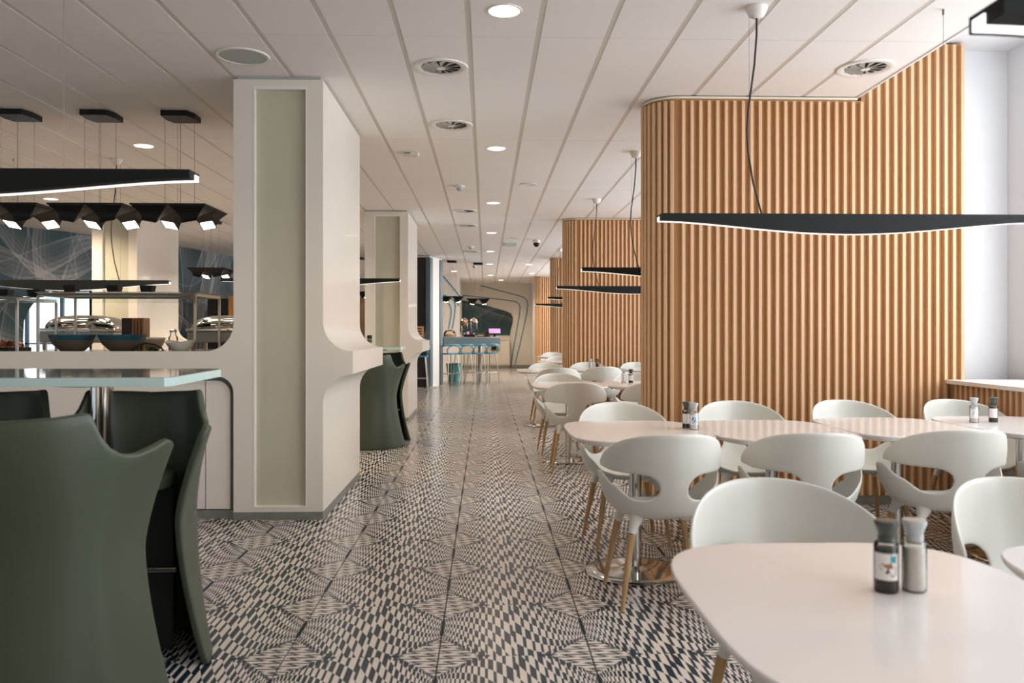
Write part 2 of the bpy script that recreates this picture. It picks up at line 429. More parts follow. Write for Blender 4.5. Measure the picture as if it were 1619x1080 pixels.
def doorh(p):   # doorway opening with a rounded upper corner, entrance at Y 14.0 - 15.6
    y = p[1]
    if 13.75 < y < 15.9:
        if y < 14.35: return 1.25 + .72 * math.sqrt(max(0, 1 - ((14.35 - y) / .6) ** 2))
        return 1.97
    return 0
fine = spl(pts, 30)
bm = bmesh.new(); wall_strip(bm, fine, doorh, lambda p: 3.0)
struct('wall_left', bm, 'mural', smooth=40)
bm = bmesh.new()
for x in (-9.3, -8.6, -7.9): bx(bm, x, x + .06, 16.9, 16.96, 0, 2.1)
bx(bm, -9.3, -7.4, 16.9, 16.96, 2.05, 2.12); bx(bm, -9.3, -7.4, 16.9, 16.96, 1.02, 1.05)
dr = struct('door_1', bm, 'slate')
m_ = mat('bright_entrance_glass', (.9, .95, 1), .3, emit=(.80, .90, 1), estr=1.15)
obj('daylit_glass', B(-9.6, -7.0, 17.1, 17.14, 0, 2.4), m_, dr)
struct('wall_entrance', B(-7.55, -7.05, 16.4, 16.5, 0, 2.4), 'plaster')
# end walls
we = struct('wall_far', B(-.9, 1.75, 29.2, 29.4, 0, 3.0), 'lacquer')
struct('baseboard_far', B(-.9, 1.72, 29.17, 29.2, 0, .10), 'metal_base')
struct('wall_service', B(-5.6, -.83, 25.0, 29.2, 0, 3.0), 'lacquer')
ws = struct('wall_side', B(1.62, 1.80, 27.3, 29.4, 0, 3.0), 'plaster')
struct('wall_rear_right', B(1.8, 4.2, 29.2, 29.4, 0, 3.0), 'plaster')
def stripe(bm, P, w, y):   # painted stripe with a little relief, P in XZ
    P = [Vector(p) for p in P]; a = []; b = []
    for i, p in enumerate(P):
        t = (P[min(i + 1, len(P) - 1)] - P[max(i - 1, 0)]).normalized(); n = Vector((-t.y, t.x)) * w / 2
        a.append(p + n); b.append(p - n)
    prism(bm, [tuple(q) for q in a] + [tuple(q) for q in reversed(b)], y, y - .006)
def px2(px, py, Y):
    th = math.atan(41.5 / 1300); x = (px - 809.5) / 1300; z = -(py - 525) / 1300
    c, s = math.cos(th), math.sin(th); t = Y / (c - x * s); return ((x * c + s) * t, 1.27 + z * t)
def P2(l, Y): return [px2(a, b, Y) for a, b in l]
for l in ([(760, 451.5), (790, 459.5), (818, 467), (828, 470), (833, 475), (834.5, 482), (833, 495), (822, 545), (813.5, 579)],
          [(728, 466.5), (760, 470), (800, 474.5), (815, 477), (820.5, 480.5), (822.5, 486), (821, 500), (811, 555), (807.5, 579)]):
    bm = bmesh.new(); stripe(bm, P2(l, 29.2), .035, 29.2); obj('blue_line', bm, 'blue', we)
for l in ([(700, 436), (712, 450), (728, 470)], [(700, 466), (712, 471), (722, 478), (726, 484)],
          [(704, 476), (711, 482), (713.5, 490), (713, 500), (709, 520)], [(718, 474), (720, 484), (718.5, 500), (715, 520)]):
    bm = bmesh.new(); stripe(bm, P2(l, 25.0), .035, 25.0); o = obj('blue_line', bm, 'blue', bpy.data.objects['wall_service'])
for l in ([(566, 400), (567.5, 430), (568.5, 470), (572, 520)], [(570, 475), (574, 500), (577, 535)]):
    bm = bmesh.new(); stripe(bm, P2(l, 25.0), .05, 25.0); o = obj('blue_line', bm, 'blue', bpy.data.objects['wall_service'])
# mural panel on the end wall
mp_ = P2([(722, 474), (738, 476), (768, 483), (800, 492), (808, 496), (811, 503), (810, 512), (807, 522), (806, 530), (722, 530)], 29.17)
bm = bmesh.new(); prism(bm, mp_, 29.19, 29.165)
tag(obj('wall_mural', bm, 'mural_dark'), 'dark blue-green light-trail mural panel on the far end wall above the cabinet', 'mural')
cb = thing('wall_cabinet', 'white low cabinet with a dark niche along the far end wall', 'cabinet', (0, 0, 0))
x0 = -.9; x1, zt = px2(806, 537, 28.7)
obj('body', B(x0, x1, 28.72, 29.17, .10, 1.0), 'lacquer', cb)
obj('ledge', B(x0, x1 + .02, 28.68, 29.17, 1.0, 1.03), 'white', cb)
obj('plinth', B(x0, x1 - .02, 28.74, 29.16, 0, .10), 'metal_base', cb)
for a, b in ((730, 757), (758, 790.5), (791.5, 805)):
    xa, _ = px2(a, 560, 28.7); xb, _ = px2(b, 560, 28.7); obj('door', B(xa + .01, xb - .01, 28.70, 28.72, .14, .66 if a < 790 else .96, bev=.003), 'lacquer', cb)
xa, za = px2(772.5, 547, 28.7); xb, zb = px2(790.5, 554.5, 28.7)
obj('niche_panel', B(xa, xb, 28.69, 28.72, zb, za), 'recess', cb)
obj('dispenser', B(xa + .1, xa + .28, 28.62, 28.69, zb + .02, zb + .16, bev=.005), 'black', cb)

# ------------------------------------------------------------------ COLUMNS
def column(x0, x1, y0, y1, label, m='lacquer', band=None, name='column', lm='lacquer'):
    t = thing(name, label, 'column')
    ox = x1 + .2
    right = arc(ox, .785, .2, 180, 90) + [(ox, .985), (ox, 1.14)] + arc(ox, 1.34, .2, 270, 180) + [(x1, 2.975)]
    if band is None: left = [(x0, 2.975), (x0, .055)]
    else: left = [(x0, 2.975)] + arc(x0 - .19, 1.33, .19, 0, -90) + [(band, 1.14), (band, .97)] + arc(x0 - .11, .86, .11, 90, 0) + [(x0, .055)]
    hole = [(x0 + .135, .085), (x1 - .11, .085), (x1 - .11, 2.93), (x0 + .135, 2.93)]
    bm = bmesh.new(); prism(bm, [(x1, .055)] + right + left, y0, y0 + .06, [hole]); obj('front_frame', bm, m, t, smooth=30)
    bm = bmesh.new(); prism(bm, [(x1, .055)] + right + [(x0, 2.975), (x0, .055)], y0 + .0605, y1); obj('side_cladding', bm, lm, t, smooth=30)
    obj('recessed_panel', B(x0 + .13, x1 - .105, y0 + .048, y0 + .0602, .08, 2.935), 'recess', t)
    bm = bmesh.new()
    a, b = x0 + .135, x1 - .11
    bx(bm, a, a + .006, y0 - .002, y0 + .05, .085, 2.93); bx(bm, b - .006, b, y0 - .002, y0 + .05, .085, 2.93)
    bx(bm, a + .006, b - .006, y0 - .002, y0 + .05, .085, .092); bx(bm, a + .006, b - .006, y0 - .002, y0 + .05, 2.91, 2.93)
    obj('recess_trim', bm, 'white', t)
    obj('kickplate', B(x0 + .0, x1 - .0, y0 - .004, y1 - .01, 0, .055), 'metal_base', t)
    obj('shadow_gap', B(x0 + .02, x1 - .02, y0 + .02, y1 - .02, 2.975, 3.0), 'grille', t)
    return t
c1 = column(-1.70, -1.10, 5.60, 7.22, 'white clad column at the corner of the buffet, nearest and tallest in the photo', band=-5.6)
column(-1.71, -1.10, 11.7, 13.25, 'white clad column with side ledge, second along the aisle behind the dark green stool')
column(-5.49, -4.87, 11.65, 13.2, 'white clad column seen beyond the buffet, between the two mural areas')
# slate column beside the bar
t = thing('bar_column', 'slate blue and white column with a black panel at the end of the bar', 'column')
prof = [(-2.9, 1.0), (-2.9, 1.16), (-1.72, 1.16)] + arc(-1.55, 1.36, .2, -90, 0, 8) + [(-1.35, 2.96), (-1.27, 2.96), (-1.27, .02), (-1.35, .02), (-1.35, .9)] + arc(-1.45, .9, .1, 0, 90, 6)
bm = bmesh.new(); prism(bm, prof, 18.60, 18.66); obj('front_frame', bm, 'slate', t)
bm = bmesh.new(); prism(bm, [(-1.95, 18.661), (-1.27, 18.661), (-1.03, 19.45), (-1.95, 19.45)], .02, 2.96, plane='XY'); obj('black_panel', bm, 'blackgl', t)
bm = bmesh.new(); prism(bm, [(-1.95, 18.66), (-1.268, 18.65), (-1.028, 19.45), (-1.95, 19.45)], 2.96, 2.985, plane='XY'); obj('top_trim', bm, 'white', t)
d = Vector((.24, .80)).normalized(); nrm = Vector((d.y, -d.x))
def side(bm, a, b, off, z0, z1):
    p = Vector((-1.27, 18.66)) + d * a; q = Vector((-1.27, 18.66)) + d * b
    prism(bm, [tuple(p), tuple(q), tuple(q + nrm * off), tuple(p + nrm * off)], z0, z1, plane='XY')
for a, b, mm, nm, off in ((0, .17, 'slate', 'edge_strip', .015), (.17, .62, 'white', 'white_panel', .008), (.65, .83, 'slate', 'edge_strip', .02)):
    bm = bmesh.new(); side(bm, a, b, off, .03, 2.96); obj(nm, bm, mm, t)
bm = bmesh.new(); bx(bm, -1.95, -1.1, 18.68, 19.4, 0, .03); obj('kickplate', bm, 'white', t)

# ------------------------------------------------------------------ BUFFET
t = thing('buffet_counter', 'white fronted buffet counter with grey top left of the near column', 'counter')
obj('top', B(-5.6, -1.705, 5.665, 7.0, 1.085, 1.125, bev=.004), 'counter', t)
obj('body', B(-5.6, -1.705, 5.70, 6.95, .06, 1.085), 'grille', t)
obj('kickplate', B(-5.6, -1.705, 5.655, 6.9, 0, .06), 'metal_base', t)
dx = [-1.90, -2.62, -3.34, -4.06, -4.78, -5.5]
prof = [(-1.895, .07), (-1.735, .07)] + [(-1.735, .85)] + arc(-1.825, .85, .09, 0, 90, 8) + [(-1.895, .94)]
bm = bmesh.new(); prism(bm, prof, 5.635, 5.66); obj('door', bm, 'lacquer_dull', t)
for a, b in zip(dx[1:], dx):
    dd = obj('door', B(a + .004, b - .002, 5.635, 5.66, .07, .94, bev=.002), 'lacquer_dull', t)
    obj('handle', B(b - .05, b - .012, 5.628, 5.636, .795, .825), 'metal_base', dd)
# sneeze guards
def guard(x0, x1, ztop, label):
    t = thing('sneeze_guard', label, 'glass screen')
    ya, yb, w = 5.90, 6.43, .016
    for x in (x0, x1):
        for y in (ya, yb): obj('post', B(x - w / 2, x + w / 2, y - w / 2, y + w / 2, 1.1255, ztop - .02), 'steel', t)
    bm = bmesh.new()
    bx(bm, x0, x1, ya - w / 2, ya + w / 2, ztop - .02, ztop); bx(bm, x0, x1, yb - w / 2, yb + w / 2, ztop - .02, ztop)
    for x in (x0, x1): bx(bm, x - w / 2, x + w / 2, ya + w / 2, yb - w / 2, ztop - .02, ztop)
    obj('top_frame', bm, 'steel', t)
    obj('glass_shelf', B(x0 - .01, x1 + .01, ya - .02, yb + .02, ztop + .0005, ztop + .009), 'glass', t)
    bm = bmesh.new()
    quad(bm, (x0 - .02, ya - .012, ztop - .002), (x1 + .02, ya - .012, ztop - .002), (x1 - .03, ya - .16, ztop - .075), (x0 - .06, ya - .16, ztop - .075))
    bmesh.ops.solidify(bm, geom=bm.faces[:], thickness=.006)
    obj('glass_visor', bm, 'glass', t)
    return t
guard(-3.155, -2.06, 1.545, 'glass sneeze guard with steel posts over the two teal bowls')
guard(-4.75, -3.30, 1.515, 'glass sneeze guard with steel posts over the salads at the left edge')
# counter ware
def bowl(x, y, r, h, lower, upper, label, group=None):
    z0 = 1.126
    t = thing('bowl', label, 'bowl', (x, y, z0), 0, group)
    obj('base', L([(r * .42, 0), (r * .60, h * .2), (r * .80, h * .45), (r * .905, h * .68), (r * .885, h * .68), (r * .76, h * .45), (r * .4, .012)], 32), lower, t, smooth=50)
    obj('rim_band', L([(r * .905, h * .68), (r * .97, h * .86), (r, h), (r * .975, h), (r * .94, h * .86), (r * .885, h * .68)], 32, cap0=False, cap1=False), upper, t, smooth=50)
    return t
bowl(-2.94, 5.95, .157, .125, 'taupe', 'teal', 'left of the two large bowls with teal rim on the buffet')
bowl(-2.59, 5.95, .163, .125, 'taupe', 'teal', 'right of the two large bowls with teal rim on the buffet')
bm = bmesh.new(); n = 40; rings = []
for r_, z_ in ((.035, 0), (.055, .012), (.078, .04), (.10, .078), (.096, .078), (.072, .04), (.03, .012)):
    ring = []
    for i in range(n):
        a = 2 * PI * i / n; k = 1 + .10 * (z_ / .078) * math.cos(3 * a); zz = z_ * (1 + .14 * math.cos(2 * a + .6) * (z_ > .05))
        ring.append(bm.verts.new((r_ * k * math.cos(a), r_ * k * math.sin(a), zz)))
    rings.append(ring)
for a, b in zip(rings, rings[1:]):
    for i in range(n): bm.faces.new((a[i], a[(i + 1) % n], b[(i + 1) % n], b[i]))
bm.faces.new(rings[0][::-1]); bm.faces.new(rings[-1])
tag(obj('wavy_bowl', bm, 'cream', smooth=50, loc=(-2.14, 5.83, 1.126)), 'small cream bowl with wavy rim beside the near column', 'bowl')
t = thing('rose_bowl', 'rose coloured round bowl behind the tongs on the buffet', 'bowl', (-2.50, 6.28, 1.126))
obj('body', L([(.03, 0), (.055, .03), (.075, .07), (.08, .10), (.075, .10), (.05, .04), (.02, .015)], 28), 'pinkc', t, smooth=50)
obj('rim', L([(.0805, .088), (.083, .098), (.078, .103), (.0755, .094)], 28, cap0=False, cap1=False), 'cream', t, smooth=50)
bm = bmesh.new(); tube(bm, [(-2.44, 5.725, 1.132), (-2.41, 5.727, 1.17), (-2.34, 5.73, 1.195), (-2.28, 5.73, 1.185), (-2.23, 5.73, 1.16), (-2.21, 5.73, 1.133)], .006)
tag(obj('serving_tongs', bm, 'black', smooth=50), 'black arched serving tongs lying in front of the rose bowl', 'tongs')
bm = bmesh.new()
for i in range(26):
    a = random.uniform(0, 6.28); r_ = random.uniform(0, .05); cx, cy, cz = r_ * math.cos(a), r_ * math.sin(a), .012 + random.uniform(0, .025)
    u = Vector((random.uniform(-1, 1), random.uniform(-1, 1), random.uniform(-.2, .6))).normalized() * .022; w = u.orthogonal().normalized() * .009
    c = Vector((cx, cy, cz)); quad(bm, c - u, c + w, c + u, c - w)
bmesh.ops.solidify(bm, geom=bm.faces[:], thickness=.0012)
t = thing('herb_plate', 'small black plate of green herbs next to the cream wavy bowl', 'plate', (-2.34, 5.86, 1.126))
obj('plate', L([(.04, 0), (.085, .008), (.088, .012), (.08, .010), (.03, .006)], 28), 'black', t, smooth=50); g_ = obj('herbs', bm, 'leaf', t); g_['kind'] = 'stuff'
def salad(x, w, label):
    t = thing('salad_tray', label, 'tray', (x, 6.1, 1.126))
    bm = bmesh.new(); bx(bm, -w / 2, w / 2, -.15, .15, 0, .006)
    for a in ((-w / 2, -w / 2 + .006, -.15, .15), (w / 2 - .006, w / 2, -.15, .15), (-w / 2 + .006, w / 2 - .006, -.15, -.144), (-w / 2 + .006, w / 2 - .006, .144, .15)): bx(bm, *a, .006, .03)
    obj('tray', bm, 'black', t)
    for nm, mm in (('leaves', 'leaf'), ('tomato_pieces', 'tomato')):
        bm = bmesh.new()
        for i in range(60):
            c = Vector((random.uniform(-w / 2 + .03, w / 2 - .03), random.uniform(-.12, .12), .040 + random.uniform(0, .030)))
            u = Vector((random.uniform(-1, 1), random.uniform(-1, 1), random.uniform(-.5, .8))).normalized() * .026; ww = u.orthogonal().normalized() * .014
            quad(bm, c - u, c + ww, c + u, c - ww)
        bmesh.ops.solidify(bm, geom=bm.faces[:], thickness=.006); o = obj(nm, bm, mm, t); o['kind'] = 'stuff'
salad(-3.62, .46, 'black tray of mixed red and green salad under the left sneeze guard')
salad(-4.20, .46, 'black tray of mixed salad at the far left end under glass')
def chafer(x, y, label, rx=.29):
    t = thing('chafing_dish', label, 'chafing dish', (x, y, 1.126), 0, 'chafing dishes on the buffet')
    for sx in (-1, 1):
        for sy in (-1, 1): obj('leg', B(sx * (rx - .03) - .012, sx * (rx - .03) + .012, sy * .15 - .012, sy * .15 + .012, 0, .0595), 'steel', t)
    obj('water_pan', B(-rx, rx, -.19, .19, .06, .15, bev=.012), 'grille', t)
    obj('rim', B(-rx - .012, rx + .012, -.2, .2, .151, .172, bev=.006), 'chrome', t)
    bm = bmesh.new(); nu, nv = 28, 10; R = []
    for j in range(nv + 1):
        ph = j / nv * PI / 2; row = []
        for i in range(nu):
            a = 2 * PI * i / nu; ca, sa = math.cos(a), math.sin(a); k = (abs(ca) ** 4 + abs(sa) ** 4) ** -.25
            row.append(bm.verts.new((rx * k * ca * math.cos(ph) ** .6, .19 * k * sa * math.cos(ph) ** .6, .173 + .105 * math.sin(ph))))
        R.append(row)
    for a, b in zip(R, R[1:]):
        for i in range(nu): bm.faces.new((a[i], a[(i + 1) % nu], b[(i + 1) % nu], b[i]))
    bm.faces.new(R[0][::-1])
    bmesh.ops.remove_doubles(bm, verts=bm.verts[:], dist=.0005)
    obj('roll_top_lid', bm, 'chrome', t, smooth=60)
    bm = bmesh.new(); tube(bm, [(-.09, -.205, .19), (-.09, -.235, .20), (.09, -.235, .20), (.09, -.205, .19)], .007); obj('handle', bm, 'chrome', t, smooth=60)
chafer(-3.20, 6.72, 'polished chafing dish with domed lid behind the teal bowls')
chafer(-2.06, 6.74, 'polished chafing dish with domed lid beside the near column')
t = thing('cutlery_tower', 'dark box with upright brown bars standing behind the right teal bowl', 'holder', (-2.66, 6.35, 1.126))
obj('box', B(-.085, -.015, -.06, .06, 0, .25, bev=.003), 'darkbrown', t)
for i in range(4): obj('bar', B(-.008 + i * .024, .006 + i * .024, -.06, .06, 0, .25), 'brown', t)
t = thing('spice_jar', 'small glass jar of orange spice standing by the right chafing dish', 'jar', (-2.42, 6.45, 1.126))
obj('glass', L([(.03, 0), (.035, .01), (.035, .10), (.022, .12), (.022, .14)], 20), 'glass_jar', t, smooth=50)
obj('spice', L([(.031, .004), (.031, .07)], 20), 'juice', t, smooth=50); obj('lid', L([(.026, .141), (.026, .16), (.01, .168)], 20), 'steel', t, smooth=50)
for i, (px, zz) in enumerate(((113.5, 1.555), (181, 1.555), (234, 1.555), (8, 1.525), (57, 1.525))):
    X_, _ = px2(px, 450, 6.1)
    bm = bmesh.new(); lathe(bm, [(.05, 0), (.062, .055), (.058, .055), (.046, .006)], 4); bmesh.ops.rotate(bm, verts=bm.verts[:], matrix=Matrix.Rotation(PI / 4, 3, 'Z'))
    tag(obj('black_pot', bm, 'black', loc=(X_, 6.1, zz)), ['black square pot on the right glass shelf, leftmost of its three', 'black square pot in the middle of three on the right glass shelf',
        'black square pot on the right glass shelf, nearest the column', 'black square pot on the left glass shelf at the picture edge', 'black square pot at the right end of the left glass shelf'][i], 'pot', 'black pots on the glass shelves')
# far dark serving hatch units behind the buffet
t = thing('oven_cabinet', 'black built-in oven cabinet with display left of the far column', 'cabinet', (-6.1, 13.8, 0))
obj('body', B(-.45, .45, 0, .6, 0, 1.95, bev=.01), 'black', t); obj('oven_door', B(-.40, .40, -.02, -.001, 1.0, 1.5, bev=.01), 'blackgl', t)
obj('display', B(.05, .2, -.026, -.0201, 1.36, 1.42), 'trim_pale', t); obj('handle', B(-.35, .35, -.05, -.0205, .95, .97), 'steel', t)
t = thing('serving_hatch', 'dark serving hatch with shelves below the distant mural, right of the far column', 'counter', (-4.55, 16.6, 0))
obj('carcass', B(-1.1, 1.3, .3, .8, 0, 1.95), 'blackgl', t); obj('worktop', B(-1.15, 1.35, .05, .3, 1.1, 1.14), 'steel', t)
obj('shelf', B(-1.1, 1.3, .06, .3, 1.5, 1.53), 'steel', t)
obj('timber_post', B(-.62, -.54, .1, .2, 1.14, 2.0), 'orange', t)
for i in range(4): obj('pot', B(-.9 + i * .5, -.68 + i * .5, .08, .26, 1.531, 1.63), 'black', t)
struct('wall_kitchen', B(-3.3, -2.2, 19.6, 19.7, 0, 2.1), 'palewood')

# ------------------------------------------------------------------ WOOD SLAT PARTITIONS
PITCH = .0628
def slat_mesh(h):
    bm = bmesh.new(); w0, w1, dd = .0130, .0118, .032
    prism(bm, [(-w0, 0), (w0, 0), (w1, -dd + .002), (w1 - .002, -dd), (-w1 + .002, -dd), (-w1, -dd + .002)], 0, h, plane='XY')
    return mesh('slat', bm, 'slat')
SL = slat_mesh(2.96 - .07); SLH = slat_mesh(3.39 - .07)
def partition(xc, y0, xr, label, r=.25, full=True):
    """stadium-nosed screen, front face at y0, round nose centred at xc"""
    t = thing('slatted_partition', label, 'partition')
    ri = r - .032
    def nose(rr, n=14): return [(xc - rr * math.sin(PI * i / n), y0 + r - rr * math.cos(PI * i / n)) for i in range(n + 1)]
    bm = bmesh.new(); prism(bm, [(xr, y0 + .032), *nose(ri), (xr, y0 + 2 * r - .032)], 0, 2.975, plane='XY')
    if full and xr > 2.78: bx(bm, 2.77, xr, y0 + .032, y0 + 2 * r - .032, 2.975, 3.40)
    obj('core', bm, 'slat_back', t)
    e = r - .004
    bm = bmesh.new(); prism(bm, [(min(xr, 2.73), y0 + .004), *nose(e), (min(xr, 2.73), y0 + 2 * r - .004)], 2.9755, 2.990, plane='XY'); obj('top_trim', bm, 'trim_pale', t)
    bm = bmesh.new(); prism(bm, [(xr, y0 + .010), *nose(r - .010), (xr, y0 + 2 * r - .010)], 0, .068, plane='XY'); obj('kickplate', bm, 'metal_base', t)
    n = int((xr - xc) / PITCH)
    for i in range(n + 1):
        x = xc + i * PITCH + .012
        if x > xr - .01: break
        hi = x > 2.80
        obj('slat', SLH if (hi and full) else SL, parent=t, loc=(x, y0 + .032, .07))
    na = int(PI * r / (PITCH * .82))
    for i in range(1, na + 1):
        a = i / (na + 1) * PI * 1.0 + .10
        if a > PI: break
        obj('slat', SL, parent=t, loc=(xc - ri * math.sin(a), y0 + r - ri * math.cos(a), .07), rot=(0, 0, -a))
    return t
partition(1.43, 5.95, 3.545, 'nearest curved-end partition clad in light oak slats behind the front tables')
partition(1.43, 12.40, 3.5, 'second curved-end oak slatted partition beyond the middle tables')
partition(1.75, 18.95, 3.5, 'third oak slatted partition, a narrow strip in the distance', full=False)
partition(1.77, 25.4, 3.5, 'farthest oak slatted partition beside the white end wall', full=False)
# window bench sill with slats
struct('wall_reveal', B(3.55, 3.999, 6.18, 6.4, .9, 3.42), 'plaster')
def bench(y0, y1, label):
    t = thing('window_bench', label, 'bench')
    obj('sill', B(3.385, 4.0, y0, y1, .89, .92, bev=.004), 'white', t)
    obj('core', B(3.452, 3.99, y0, y1 - .0, 0, .889), 'slat_back', t)
    obj('kickplate', B(3.435, 3.4515, y0, y1, 0, .068), 'metal_base', t)
    bm = bmesh.new(); prism(bm, [(0, -.0155), (0, .0155), (-.032, .0135), (-.032, -.0135)], 0, .818, plane='XY'); me = mesh('slat', bm, 'slat')
    y = y0 + .03
    while y < y1 - .02: obj('slat', me, parent=t, loc=(3.4518, y, .07)); y += PITCH
bench(-3, 5.948, 'white window sill over an oak slatted bench at the right edge')
bench(6.46, 12.39, 'white window sill over an oak slatted bench in the second bay')

# ------------------------------------------------------------------ WHITE CHAIRS
def bake(me, mods):
    o = bpy.data.objects.new('tmp', me); COL.objects.link(o)
    for ty, kw in mods:
        m = o.modifiers.new(ty, ty)
        for k, v in kw.items(): setattr(m, k, v)
    dg = bpy.context.evaluated_depsgraph_get(); r = bpy.data.meshes.new_from_object(o.evaluated_get(dg))
    bpy.data.objects.remove(o); return r
def lerp(a, b, t): return a + (b - a) * t
def sstep(t): t = max(0, min(1, t)); return t * t * (3 - 2 * t)
def interp(tab, x):
    if x <= tab[0][0]: return tab[0][1]
    for (a, va), (b, vb) in zip(tab, tab[1:]):
        if x <= b: return lerp(va, vb, sstep((x - a) / (b - a)))
    return tab[-1][1]
def interl(tab, x):
    if x <= tab[0][0]: return tab[0][1]
    for (a, va), (b, vb) in zip(tab, tab[1:]):
        if x <= b: return lerp(va, vb, (x - a) / (b - a))
    return tab[-1][1]
def chair_shell():
    # angle 0 = middle of the back (towards -Y), seat centre at origin
    RP = [(.405, .155), (.41, .19), (.43, .222), (.46, .244), (.50, .262), (.55, .276), (.62, .288), (.70, .292), (.82, .280)]
    EDGE = [(0, .505), (38, .505), (62, .565), (84, .618), (97, .610), (115, .53), (135, .455), (155, .437), (180, .435)]
    def pos(ph, z, k=1.0):
        R = interl(RP, z); a = math.radians(ph)
        x = R * math.sin(a); y = -R * .93 * math.cos(a) + (.03 if True else 0) * sstep((z - .45) / .2) * (abs(ph) / 90) - .20 * max(0, z - .46) * max(0, math.cos(a))
        return Vector((x * k, y * k + .0, z))
    bm = bmesh.new()
    HS, HH = 13.0, 30.0                       # stem half angle, where the opening reaches full height
    zc, zlo, zhi = .566, .505, .628
    def gap(ph):
        a = abs(ph)
        if a <= HS: return zc, zc
        lo_full = interp(EDGE, a)
        if a < HH:
            q = math.sqrt(max(0, 1 - ((HH - a) / (HH - HS)) ** 2)); return zc - (zc - lo_full) * q, zc + (zhi - zc) * q
        return lo_full, zhi
    phis = [-180 + 5 * i for i in range(0, 72)]
    phis = sorted(set(phis) | {-13, 13, -14.2, 14.2, -17, 17, -22, 22, -84, 84, -93, 93, 97, -97, 62.5, -62.5} - {-15, 15})
    cols = {}
    NL = 7
    for ph in phis:
        lo, hi = gap(ph)
        low = []
        for k in (0.0, .35, .7, .92): low.append(pos(ph, .405, k) + Vector((0, 0, .010 * (1 - k) * 0 - .004 * (1 - k))))
        for i in range(NL + 1): low.append(pos(ph, lerp(.405, lo, (i / NL) ** 1.35)))
        cols[ph] = [bm.verts.new(p) for p in low]
    n = len(phis)
    for i in range(n):
        a, b = cols[phis[i]], cols[phis[(i + 1) % n]]
        for j in range(len(a) - 1):
            try: bm.faces.new((a[j], b[j], b[j + 1], a[j + 1]))
            except ValueError: pass
    # stem and back band
    PB = 82.0
    def top(ph):
        a = abs(ph) / PB; return .634 + .186 * (1 - a ** 2.3) ** .62 if a < 1 else .634
    def bot(ph):
        a = abs(ph); _, hi = gap(ph)
        return hi + (.012 * sstep((a - 60) / 22))
    bphis = sorted([p for p in phis if abs(p) <= 76] + [-79, 79, -81, 81])
    bc = {}
    for ph in bphis:
        t0 = top(ph); b0 = min(bot(ph), t0 - .012)
        if abs(ph) < HS + .01: b0 = zc
        bc[ph] = [bm.verts.new(pos(ph, lerp(b0, t0, k / 7))) for k in range(8)]
    for p, q in zip(bphis, bphis[1:]):
        a, b = bc[p], bc[q]
        for j in range(7): bm.faces.new((a[j], b[j], b[j + 1], a[j + 1]))
    bmesh.ops.remove_doubles(bm, verts=bm.verts[:], dist=.0009)
    bmesh.ops.recalc_face_normals(bm, faces=bm.faces[:])
    bmesh.ops.smooth_vert(bm, verts=[v for v in bm.verts if not v.is_boundary], factor=.5, use_axis_x=True, use_axis_y=True, use_axis_z=True)
    me = mesh('shell', bm, 'chair')
    me = bake(me, [('SOLIDIFY', dict(thickness=.011, offset=0)), ('SUBSURF', dict(levels=1, render_levels=1))])
    me.name = 'shell'; me.shade_smooth(); return me
SHELL = chair_shell()
# leg sockets and legs
def sock(sx, sy):
    bm = bmesh.new(); tube(bm, [(sx * .135, sy * .125, .408), (sx * .152, sy * .140, .375), (sx * .166, sy * .153, .338)], [.036, .022, .0185], 14); return bm
def leg(sx, sy):
    bm = bmesh.new(); tube(bm, [(sx * .166, sy * .153, .3375), (sx * .195, sy * .18, .17), (sx * .222, sy * .206, .0)], [.0175, .0145, .0095], 12); return bm
LEGS = [(mesh('leg', leg(a, b), 'leg_wood', 60), mesh('leg_socket', sock(a, b), 'chair', 60)) for a in (-1, 1) for b in (-1, 1)]
def make_chair():
    t = thing('dining_chair', '', 'chair')
    obj('shell', SHELL, parent=t)
    for l, s in LEGS: obj('leg', l, parent=t); obj('leg_socket', s, parent=t)
    return t
proto = make_chair(); used = []
def chair(x, y, deg, label, group):
    """deg 0: back towards the camera (faces +Y)"""
    g = 'white shell chairs ' + group
    if not used:
        used.append(1); proto.location = (x, y, 0); proto.rotation_euler = (0, 0, math.radians(deg)); proto['label'] = label; proto['group'] = g; return proto
    return dup(proto, (x, y, 0), math.radians(deg), label, g)
g1, g2, g3, g4, g5 = 'at the nearest tables', 'at the second row of tables', 'at the middle tables', 'at the far tables', 'in the distance'
chair(.85, 2.20, 180, 'white shell chair facing the camera behind the nearest table, pepper mill in front', g1)
chair(1.60, 2.19, 180, 'white shell chair cut by the right edge, behind the nearest tables', g1)
chair(.83, 3.93, 3, 'white shell chair, back to us, wooden legs in full view beside the nearest chrome base', g2)
chair(1.53, 3.96, -5, 'white shell chair with its back to us, second from the aisle in the second row', g2)
chair(2.27, 4.05, -3, 'white shell chair with its back to us, third from the aisle in the second row', g2)
chair(3.02, 4.09, 4, 'white shell chair, only its left arm showing at the right picture edge', g2)
chair(.85, 4.96, 184, 'white shell chair facing us beside the aisle, behind the second row tabletop', g2)
chair(1.60, 5.05, 177, 'white shell chair facing us right of the salt and pepper mills against the oak slats', g2)
chair(2.36, 5.10, 182, 'white shell chair facing us, third from the aisle against the oak slats', g2)
chair(3.10, 5.12, 181, 'white shell chair facing us next to the window bench', g2)
chair(.83, 7.63, -2, 'grey-white shell chair, back to us, at the middle table beside the aisle', g3)
chair(1.55, 7.72, 3, 'white shell chair, back to us, half hidden by the near oak partition, middle row', g3)
chair(.79, 8.68, 183, 'white shell chair facing us across the middle table beside the aisle', g3)
chair(1.66, 8.85, 178, 'white shell chair facing us behind the middle salt and pepper mills', g3)
chair(.95, 10.70, -4, 'white shell chair, back to us, at the fourth row table by the aisle', g4)
chair(1.55, 11.02, 2, 'white shell chair, back to us, in the fourth row, left of the middle mills', g4)
